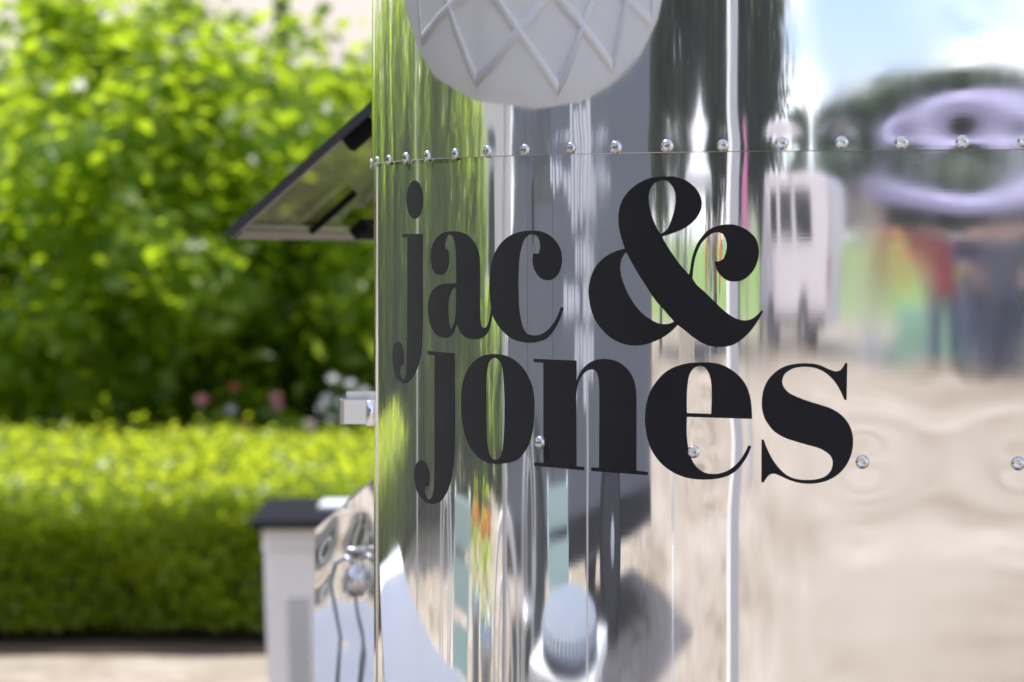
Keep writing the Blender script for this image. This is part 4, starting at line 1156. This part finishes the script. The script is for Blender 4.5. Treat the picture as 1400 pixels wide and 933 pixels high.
def person(label, loc, rotz, top, legs, hair, pose=0):
    """standing figure grown by a skin over joints, facing local -y; top, trousers and hair as fitted children"""
    t = thing('person', label, 'person', loc, rotz)
    s = pose
    J = {'pel': (0, 0, 0.92), 'sp': (0, 0.01, 1.12), 'ch': (0, 0, 1.32), 'nk': (0, 0, 1.46), 'hd': (0, -0.015, 1.56), 'top': (0, -0.005, 1.68),
         'sl': (-0.18, 0, 1.40), 'sr': (0.18, 0, 1.40), 'el': (-0.25, 0.02, 1.14), 'er': (0.25, 0.02, 1.14), 'hl': (-0.22 + 0.06 * s, -0.16, 0.98), 'hr': (0.23, -0.10 - 0.12 * s, 0.96 + 0.10 * s),
         'pl': (-0.10, 0, 0.86), 'pr': (0.10, 0, 0.86), 'kl': (-0.11, -0.02, 0.49), 'kr': (0.12, -0.03 * s, 0.49), 'al': (-0.11, 0.02, 0.09), 'ar': (0.14, 0.03, 0.09), 'tl': (-0.12, -0.15, 0.03), 'tr': (0.17, -0.14, 0.03)}
    for k_ in ('l', 'r'):
        J['w' + k_] = tuple(J['e' + k_][i] * 0.22 + J['h' + k_][i] * 0.78 for i in range(3))
    J['hem'] = (0, 0.0, 0.82)
    Rr = {'wl': .040, 'wr': .040, 'hem': .15, 'pel': .14, 'sp': .13, 'ch': .15, 'nk': .050, 'hd': .098, 'top': .07, 'sl': .065, 'sr': .065, 'el': .048, 'er': .048, 'hl': .035, 'hr': .035, 'pl': .095, 'pr': .095, 'kl': .062, 'kr': .062, 'al': .042, 'ar': .042, 'tl': .03, 'tr': .03}
    Ed = [('pel', 'sp'), ('sp', 'ch'), ('ch', 'nk'), ('nk', 'hd'), ('hd', 'top'), ('ch', 'sl'), ('ch', 'sr'), ('sl', 'el'), ('sr', 'er'), ('el', 'wl'), ('er', 'wr'), ('wl', 'hl'), ('wr', 'hr'), ('pel', 'hem'), ('pel', 'pl'), ('pel', 'pr'), ('pl', 'kl'), ('pr', 'kr'), ('kl', 'al'), ('kr', 'ar'), ('al', 'tl'), ('ar', 'tr')]
    def grow(keys, k, m, name, root):
        me = bpy.data.meshes.new(name)
        ks = [a for a in J if a in keys]; ix = {a: i for i, a in enumerate(ks)}
        me.from_pydata([J[a] for a in ks], [(ix[a], ix[b]) for a, b in Ed if a in ix and b in ix], [])
        o = bpy.data.objects.new(name, me); link(o)
        sk = o.modifiers.new('Skin', 'SKIN'); sb = o.modifiers.new('Sub', 'SUBSURF'); sb.levels = sb.render_levels = 2
        for a in ks:
            sv = me.skin_vertices[0].data[ix[a]]; r_ = Rr[a] * k * (0.62 if name == 'trousers' and a == 'pel' else 0.78 if name == 'body' and a not in ('nk', 'hd', 'top', 'hl', 'hr', 'tl', 'tr') else 1.0); sv.radius = (r_, r_ * (0.75 if a in ('pel', 'sp', 'ch') else 1)); sv.use_root = a == root
        dg = bpy.context.evaluated_depsgraph_get(); dg.update()
        ev = bpy.data.meshes.new_from_object(o.evaluated_get(dg))
        ev.materials.clear(); ev.materials.append(m)
        ev.polygons.foreach_set('use_smooth', [True] * len(ev.polygons))
        bpy.data.objects.remove(o)
        r = bpy.data.objects.new(name, ev); link(r, t)
        return r
    bodyo = grow(set(J) - {'hem'}, 1.0, C['skin'], 'body', 'pel')
    grow({'hem', 'pel', 'sp', 'ch', 'sl', 'sr', 'el', 'er', 'wl', 'wr'}, 1.28, top, 'jacket', 'pel')
    grow({'pel', 'pl', 'pr', 'kl', 'kr', 'al', 'ar'}, 1.25, legs, 'trousers', 'pel')
    b = nb()
    bmesh.ops.create_uvsphere(b, u_segments=16, v_segments=10, radius=1, matrix=Matrix.Translation((0, 0.03, 1.655)) @ Matrix.Diagonal((0.10, 0.11, 0.10, 1)))
    obj('hair', b, hair, t, True)
    for hx_, hy_, hz_ in (J['hl'], J['hr']):
        b = nb()
        for f in range(5):
            a = (f - 2) * 0.012
            tube(b, [(hx_ + a * 0.6, hy_ - 0.01, hz_ + 0.01), (hx_ + a, hy_ - 0.05, hz_ - 0.03), (hx_ + a, hy_ - 0.06 + 0.01 * (f == 0), hz_ - 0.07 + 0.02 * (f in (0, 4)))], [0.011, 0.009, 0.006], 6)
        obj('fingers', b, C['skin'], t, True)
    for sx in (-1, 1):
        b = nb(); bmesh.ops.create_uvsphere(b, u_segments=8, v_segments=6, radius=0.009, matrix=Matrix.Translation((sx * 0.03, -0.102, 1.585)))
        obj('eye', b, C['hair'], bodyo, True)
    for ax2, tx2 in ((J['al'], J['tl']), (J['ar'], J['tr'])):
        b = nb()
        tube(b, [(ax2[0], ax2[1] + 0.05, 0.045), (ax2[0], ax2[1], 0.055), ((ax2[0] + tx2[0]) / 2, (ax2[1] + tx2[1]) / 2, 0.05), (tx2[0], tx2[1] - 0.03, 0.04), (tx2[0], tx2[1] - 0.07, 0.034)], [0.035, 0.05, 0.052, 0.048, 0.028], 12)
        obj('shoe', b, C['hair'], t, True)
    b = nb(); bmesh.ops.create_cone(b, segments=8, radius1=0.014, radius2=0.006, depth=0.035, cap_ends=True, matrix=Matrix.Translation((0, -0.108, 1.562)) @ Matrix.Rotation(rad(-15), 4, 'X'))
    obj('nose', b, C['skin'], bodyo, True)
    return t
for lab, x, pth, top, legs, hr, ps_ in (('person in a navy jacket and dark trousers under the lilac gazebo', 1338, 32.5, C['navy'], C['denim'], C['hair'], 1),
                                       ('person in navy jacket and navy trousers beside the dark brown jacket', 1378, 31.5, C['navy'], C['navy'], C['hair'], 0),
                                       ('person in a dark brown jacket between the two in navy', 1358, 33.5, C['hair'], C['navy'], C['hair'], 0),
                                       ('person all in navy with one arm forward, in the group under the lilac gazebo', 1398, 32.5, C['navy'], C['navy'], C['hair'], 1),
                                       ('person in a red top by the clothes rail', 1292, 35.0, C['red'], C['denim'], C['hair'], 0)):
    p = seen(x, pth); person(lab, p, face_to(p) + random.uniform(-.6, .6), top, legs, hr, ps_)

def feather_flag(label, loc, rotz, h, m, m2):
    t = thing('feather_flag', label, 'flag', loc, rotz, 'feather flags on the gravel')
    b = nb(); tube(b, [(0, 0, 0), (0, 0, h * 0.8), (0.04, 0, h * 0.93), (0.16, 0, h)], [0.02, 0.016, 0.012, 0.008], 8); obj('pole', b, M_BLACK, t)
    f = nb(); prism(f, [(0.015, h * 0.56), (0.30, h * 0.64), (0.38, h * 0.80), (0.30, h * 0.94), (0.17, h), (0.05, h * 0.93), (0.02, h * 0.8)], -0.006, 0.006, 'XZ'); fl = obj('banner', f, m, t)
    f = nb(); prism(f, [(0.09, h * 0.62), (0.26, h * 0.68), (0.30, h * 0.80), (0.24, h * 0.90), (0.12, h * 0.92)], -0.009, 0.009, 'XZ'); obj('emblem', f, m2, fl)
    f = nb(); lathe(f, [(0.22, 0.0), (0.22, 0.05), (0.06, 0.09), (0.03, 0.25)], 16); obj('base', f, M_GALV, t)
p = seen(1207, 44); feather_flag('red edged feather flag on a thin pole before the grass bank', p, face_to(p), 2.55, C['red'], C['green'])
p = seen(1021, 20); feather_flag('tall pink feather flag beside the camper van', p, face_to(p), 2.05, C['pink'], C['pink'])

def balloon(label, loc, m):
    t = thing('balloon', label, 'balloon', loc, 0, 'balloons at the white gazebo')
    b = nb(); lathe(b, [(0.01, 0.0), (0.03, 0.012), (0.10, 0.12), (0.165, 0.27), (0.155, 0.38), (0.10, 0.45), (0.02, 0.475)], 18); obj('skin', b, m, t, True)
    b = nb(); tube(b, [(0, 0, 0.01), (0.01, 0, -0.4), (-0.01, 0.01, -0.75)], 0.004, 5); obj('string', b, M_PAINTW, t)
for lab, x, y, m in (('yellow balloon under the white gazebo', 966, 352, C['yellow']), ('coral red balloon beside the yellow one', 985, 352, C['orange'])):
    p = seen(x, 27.0); p.z = EYE + (HY - y) / F_PX * 27.0 - 0.25; balloon(lab, p, m)

# ------------------------------------------------------------------ white post close by, parasols, tables, chairs
def square_post():
    p = seen(1002, 4.15)
    t = thing('canopy_post', 'slim white square post on a flat foot plate, standing alone on the gravel', 'post', p, 0.55)
    b = nb(); box(b, (-0.04, -0.04, 0.012), (0.04, 0.04, 2.6), 0.004); obj('shaft', b, M_PAINTW, t)
    b = nb(); box(b, (-0.14, -0.14, 0), (0.14, 0.14, 0.012), 0.002); obj('foot_plate', b, M_GALV, t)
    b = nb(); box(b, (-0.045, -0.045, 2.6), (0.045, 0.045, 2.63), 0.006); obj('cap', b, M_PAINTW, t)
square_post()

M_SAIL = leaf_mat('parasol_canvas', (0.80, 0.79, 0.77), (0.80, 0.79, 0.77), (0.78, 0.77, 0.74), 0.35, 0.9)
def parasol(label, loc, R_, z_rim, drop, tilt, tilt_az, lattice):
    t = thing('parasol', label, 'parasol', loc, 0, 'white parasols by the tables')
    rot = Matrix.Rotation(tilt_az, 3, 'Z') @ Matrix.Rotation(tilt, 3, 'Y') @ Matrix.Rotation(-tilt_az, 3, 'Z')
    piv = Vector((0, 0, z_rim - 0.06))
    def T(v): return piv + rot @ (Vector(v) - Vector((0, 0, z_rim - 0.06)))
    n = 48
    def cs(a, f):
        sag = 0.03 * R_ * (1 - math.cos(8 * a)) * f
        r_ = R_ * f * (1 - 0.02 * (1 - math.cos(8 * a)))
        return Vector((r_ * math.cos(a), r_ * math.sin(a), z_rim + drop * (1 - f ** 1.25) - sag * 0.4))
    b = nb()
    fr_ = [0.03, 0.25, 0.5, 0.75, 1.0]
    rings = [[b.verts.new(T(cs(2 * math.pi * k / n, f))) for k in range(n)] for f in fr_]
    hem = [b.verts.new(T(cs(2 * math.pi * k / n, 1.0) + Vector((0, 0, -0.016)))) for k in range(n)]
    for A_, B_ in zip(rings, rings[1:] + [hem]):
        for k in range(n): b.faces.new((A_[k], B_[k], B_[(k + 1) % n], A_[(k + 1) % n]))
    b.faces.new(rings[0])
    can = obj('canopy', b, M_SAIL, t, True)
    if lattice:
        l = nb(); m_ = 32
        for k in range(m_):
            for sg_ in (-1, 1):
                pts = []
                for q in range(13):
                    f = 1.0 - 0.75 * q / 12
                    a = 2 * math.pi * k / m_ + sg_ * 0.75 * q / 12 * 2.9
                    pts.append(T(cs(a, f) + Vector((0, 0, 0.004))))
                tube(l, pts, 0.0065, 6)
        obj('lattice_piping', l, mat('white_piping', (0.80, 0.79, 0.77), 0.9, 0, 0.03), can, True)
    b = nb(); tube(b, [(0, 0, 0.05), (0, 0, z_rim - 0.06)], 0.019, 12); tube(b, [T((0, 0, z_rim - 0.06)), T((0, 0, z_rim + drop + 0.06))], 0.017, 12); obj('pole', b, M_PAINTW, t, True)
    for k in range(8):
        a = 2 * math.pi * k / 8
        q = nb(); tube(q, [T((0, 0, z_rim + drop - 0.03)), T(cs(a, 0.5) + Vector((0, 0, -0.02))), T(cs(a, 0.99) + Vector((0, 0, -0.015)))], 0.007, 6); obj('rib', q, M_PAINTW, t)
    b = nb(); lathe(b, [(0.24, 0), (0.24, 0.05), (0.20, 0.08), (0.05, 0.10), (0.03, 0.24)], 28); obj('base', b, M_GALV, t, True)
    b = nb(); lathe(b, [(0.0, 0), (0.03, 0.01), (0.035, 0.04), (0.01, 0.08)], 12, 'Z', (0, 0, 0), capb=False); f = obj('finial', b, M_PAINTW, t, True); f.location = T((0, 0, z_rim + drop + 0.03)); f.rotation_euler = (Matrix.Rotation(0, 3, 'Z') @ rot).to_euler()
    return t

parasol('white parasol tilted towards the trailer, criss-cross piping on its canopy', (-1.60, 2.115, 0), 1.41, 2.287, 0.42, 0.648, -0.138, True)
P_ = bounce(770)[0]
parasol('upright white parasol added to shade the long white table', (-2.42, 4.05, 0), 1.35, 2.35, 0.5, 0.0, 0.0, False)  # canopy out of view, added for the shadow on the tabletop

def long_table():
    u = Vector((0.218, -0.976, 0)); t = thing('trestle_table', 'long white folding table set out beside the trailer', 'table', (0, 0, 0))
    c0 = Vector((-2.4, 5.0, 0)); wv_ = Vector((0.976, 0.218, 0)); Lx, Wx = 2.44, 1.2
    c = c0 + u * Lx / 2 + wv_ * Wx / 2
    t.location = c; t.rotation_euler = (0, 0, math.atan2(u.y, u.x))
    b = nb(); box(b, (-Lx / 2, -Wx / 2, 0.71), (Lx / 2, Wx / 2, 0.75), 0.012); obj('table_top', b, M_WHITE, t)
    for sx in (-1, 1):
        for sy in (-1, 1):
            b = nb(); tube(b, [(sx * 0.95, sy * 0.45, 0), (sx * 1.0, sy * 0.45, 0.71)], 0.016, 10); obj('leg', b, M_TUBE, t, True)
        b = nb(); tube(b, [(sx * 0.965, -0.45, 0.22), (sx * 0.965, 0.45, 0.22)], 0.012, 8); obj('stretcher', b, M_TUBE, t, True)
long_table()

def bistro_table():
    q = Vector((P_.x, P_.y)) + Vector(bounce(779)[1]) * 2.45
    t = thing('bistro_table', 'small square white table with the ribbed cushion on it', 'table', (q.x, q.y, 0), rad(40))
    h = 0.385
    b = nb(); box(b, (-h, -h, 0.70), (h, h, 0.735), 0.006); obj('table_top', b, M_WHITE, t)
    for sx in (-1, 1):
        for sy in (-1, 1):
            b = nb(); tube(b, [(sx * 0.36, sy * 0.36, 0), (sx * 0.33, sy * 0.33, 0.71)], 0.015, 10); obj('leg', b, M_PAINTW, t, True)
    b = nb(); lathe(b, [(0.06, 0.0), (0.25, 0.004), (0.33, 0.02), (0.36, 0.05), (0.34, 0.08), (0.27, 0.104), (0.14, 0.118), (0.01, 0.122)], 96)
    for v in b.verts:
        a = math.atan2(v.co.y, v.co.x); r0 = math.hypot(v.co.x, v.co.y)
        if r0 > 0.2 and v.co.z > 0.01:
            k = 1 + 0.016 * (1 if int((a + math.pi) / (2 * math.pi) * 96 + 0.5) % 2 else -1); v.co.x *= k; v.co.y *= k
    tub = obj('ribbed_cushion', b, mat('blue_grey_fabric', (0.20, 0.24, 0.30), 0.8, 0, 0.1), None); tag(tub, 'round blue-grey ribbed cushion lying on the small white table', 'cushion')
    tub.location = (q.x, q.y, 0.7352); tub.scale = (1.0, 1.0, 0.6)
    p = Vector((P_.x, P_.y)) + Vector(bounce(806)[1]) * 2.0
    t = thing('string_light_pole', 'thin white pole on a round foot beside the small white table', 'pole', (p.x, p.y, 0))
    b = nb(); tube(b, [(0, 0, 0.03), (0, 0, 2.7)], 0.009, 10); obj('shaft', b, M_PAINTW, t, True)
    b = nb(); lathe(b, [(0.16, 0), (0.16, 0.02), (0.03, 0.035), (0.014, 0.08)], 24); obj('foot', b, M_GALV, t, True)
bistro_table()

def hoop_chair(label, loc, rotz, m_frame, m_seat):
    t = thing('bistro_chair', label, 'chair', loc, rotz, 'wire bistro chairs round the tables')
    b = nb(); lathe(b, [(0.01, 0.445), (0.20, 0.445), (0.205, 0.452), (0.20, 0.462), (0.01, 0.458)], 32); obj('seat', b, m_seat, t, True)
    b = nb()
    hp_ = [(-0.18, 0.10, 0.45)] + [(-0.20 * math.cos(a), 0.16 + 0.05 * math.sin(a), 0.62 + 0.28 * math.sin(a)) for a in [math.pi * k / 14 for k in range(15)]] + [(0.18, 0.10, 0.45)]
    tube(b, hp_, 0.019, 8); obj('back_hoop', b, m_frame, t, True)
    b = nb()
    tube(b, [(-0.10, 0.15, 0.46), (-0.11, 0.18, 0.66), (-0.05, 0.205, 0.80), (0.05, 0.205, 0.80), (0.11, 0.18, 0.66), (0.10, 0.15, 0.46)], 0.014, 8); obj('back_scroll', b, m_frame, t, True)
    for sx in (-1, 1):
        for sy in (-1, 1):
            b = nb(); tube(b, [(sx * 0.13, sy * 0.13, 0.445), (sx * 0.17, sy * 0.17, 0.25), (sx * 0.22, sy * 0.22, 0.0)], 0.015, 8); obj('leg', b, m_frame, t, True)
    b = nb(); tube(b, [(0.175 * math.cos(2 * math.pi * k / 24), 0.175 * math.sin(2 * math.pi * k / 24), 0.25) for k in range(24)], 0.008, 8, closed=True); obj('ring_brace', b, m_frame, t, True)
    return t
for lab, x, pth, dr in (('white hoop-backed chair beside the parasol pole, facing the van', 690, 4.9, 3.0), ('white hoop-backed chair close to the long white table', 605, 6.2, 0.6), ('white hoop-backed chair between the metal pot of orange flowers and the grey van', 722, 7.4, 0.2)):
    p = seen(x, pth); hoop_chair(lab, p, face_to(p) + dr, M_PAINTW, M_TUBE)

def mint_chair(label, loc, rotz):
    t = thing('folding_chair', label, 'chair', loc, rotz, 'mint slatted folding chairs')
    for sx in (-1, 1):
        b = nb(); tube(b, [(sx * 0.21, -0.20, 0), (sx * 0.21, 0.0, 0.44), (sx * 0.21, 0.20, 0.86)], 0.014, 8); obj('back_leg', b, M_MINT, t, True)
        b = nb(); tube(b, [(sx * 0.185, 0.22, 0), (sx * 0.185, -0.18, 0.45)], 0.013, 8); obj('front_leg', b, M_MINT, t, True)
    for k in range(5):
        b = nb(); y = -0.20 + 0.085 * k; box(b, (-0.22, y - 0.034, 0.448), (0.22, y + 0.034, 0.466), 0.003); obj('seat_slat', b, M_MINT, t)
    for k in range(3):
        b = nb(); z = 0.58 + 0.11 * k; y = 0.07 + 0.052 * k; box(b, (-0.22, y - 0.024, z - 0.045), (0.22, y - 0.008, z + 0.045), 0.003); obj('back_slat', b, M_MINT, t)
    return t
p = seen(628, 5.6); mint_chair('mint green slatted folding chair near the long white table', p, face_to(p) + 0.4)
p = seen(765, 6.0); mint_chair('pale mint slatted folding chair behind the ribbed cushion', p, face_to(p) - 0.3)

def pot_plant(label, loc, h):
    t = thing('potted_plant', label, 'plant pot', loc, 0, 'metal flower pots by the chairs')
    b = nb(); lathe(b, [(0.11, 0), (0.15, h * 0.8), (0.17, h * 0.8), (0.175, h), (0.15, h), (0.14, h * 0.9), (0.01, h * 0.88)], 28); obj('pot', b, M_GALV, t, True)
    P = np.random.default_rng(3).normal(size=(180, 3)) * np.array([0.11, 0.11, 0.09]) + np.array([0, 0, h + 0.14])
    V, q = leaves(P, 0.06, 0.03, 0.4, 2); np_obj('leaves', V, q, M_LAUREL, t)
    fl = flower_bm(0.05)
    me = None
    for k in range(12):
        a = 2.4 * k; rr_ = 0.035 * math.sqrt(k + 1) + 0.01
        if me is None:
            o = obj('bloom', fl, C['orange'], t); me = o.data
        else: o = bpy.data.objects.new('bloom', me); link(o, t)
        o.location = (rr_ * math.cos(a), rr_ * math.sin(a), h + 0.24 - 0.3 * rr_); o.rotation_euler = (0.5 * math.sin(a), 0.5 * math.cos(a), a)
for lab, x, pth, h in (('tall metal pot of orange flowers between the hoop-backed chairs', 664, 7.2, 0.45), ('short metal pot of orange flowers near the long white table', 650, 8.6, 0.36)):
    p = seen(x, pth); pot_plant(lab, p, h)

def stake_lamp(label, loc):
    t = thing('bollard_lamp', label, 'lamp', loc)
    b = nb(); lathe(b, [(0.05, 0), (0.05, 0.015), (0.012, 0.03), (0.012, 0.48)], 16); obj('stem', b, M_GALV, t, True)
    b = nb(); lathe(b, [(0.012, 0.48), (0.045, 0.52), (0.05, 0.62), (0.04, 0.70), (0.012, 0.74)], 20); obj('lamp_shade', b, M_PAINTW, t, True)
stake_lamp('small white lantern on a short stem standing on the gravel', seen(922, 9.2))

# ------------------------------------------------------------------ trees on the bank and beyond the stalls
def make_tree(label, loc, h, seed, group, n_cl=300, per=34, L=0.34):
    t = thing('broadleaf_tree', label, 'tree', loc, 0, group)
    P, U = crown_points(n_cl, per, h * 0.34, h * 0.34, h * 0.40, h * 0.60, h * 0.045, seed)
    V, q = leaves(P, L, L * 0.6, 0.3, seed, U); np_obj('crown', V, q, M_TREE, t)
    obj('trunk', trunk_bm(h * 0.7, h * 0.028, 8, h * 0.24, seed), M_TRUNK, t, True)
    return t
GT = 'dark trees beyond the stalls'
tp = [(905, 40, 8.5), (940, 43, 9.5), (978, 41, 9.0), (1010, 44, 9.5), (1040, 43, 8.6)]
protos = []
for i, (x, pth, h) in enumerate(tp):
    if i < 2: protos.append(make_tree('tall dark broadleaf tree standing behind the white gazebo', seen(x, pth), h, 20 + i, GT))
    else:
        c = copy_tree(protos[i % 2]); c.location = seen(x, pth); k = h / tp[i % 2][2]; c.scale = (k, k, k); c.rotation_euler = (0, 0, 1.7 * i)
bank = [(1090, 84, 0.42), (1140, 86, 0.38), (1190, 83, 0.44), (1240, 86, 0.47), (1290, 84, 0.48), (1340, 86, 0.46), (1395, 84, 0.45), (1450, 86, 0.46), (1510, 84, 0.44)]
for i, (x, pth, k) in enumerate(bank):
    c = copy_tree(protos[i % 2]); p = seen(x, pth, 1.1); c.location = p; c.scale = (k * 1.5, k * 1.5, k * 1.05); c.rotation_euler = (0, 0, 0.9 * i)
    c['label'] = 'low spreading tree in the row along the top of the grass bank'; c['group'] = 'trees along the top of the bank'
for i, (x, y, k) in enumerate([(-24, -6, 0.8), (-26, 0, 0.9), (-25, 12, 0.8), (-22, 17, 0.75), (-30, -13, 1.0), (12, 24, 0.9), (-15, 27, 0.9)]):
    c = copy_tree(protos[i % 2]); c.location = (x, y, 0); c.scale = (k, k, k); c.rotation_euler = (0, 0, 2.1 * i)
    c['label'] = 'dark broadleaf tree in the distance beyond the cottage and barn'; c['group'] = 'distant trees round the yard'
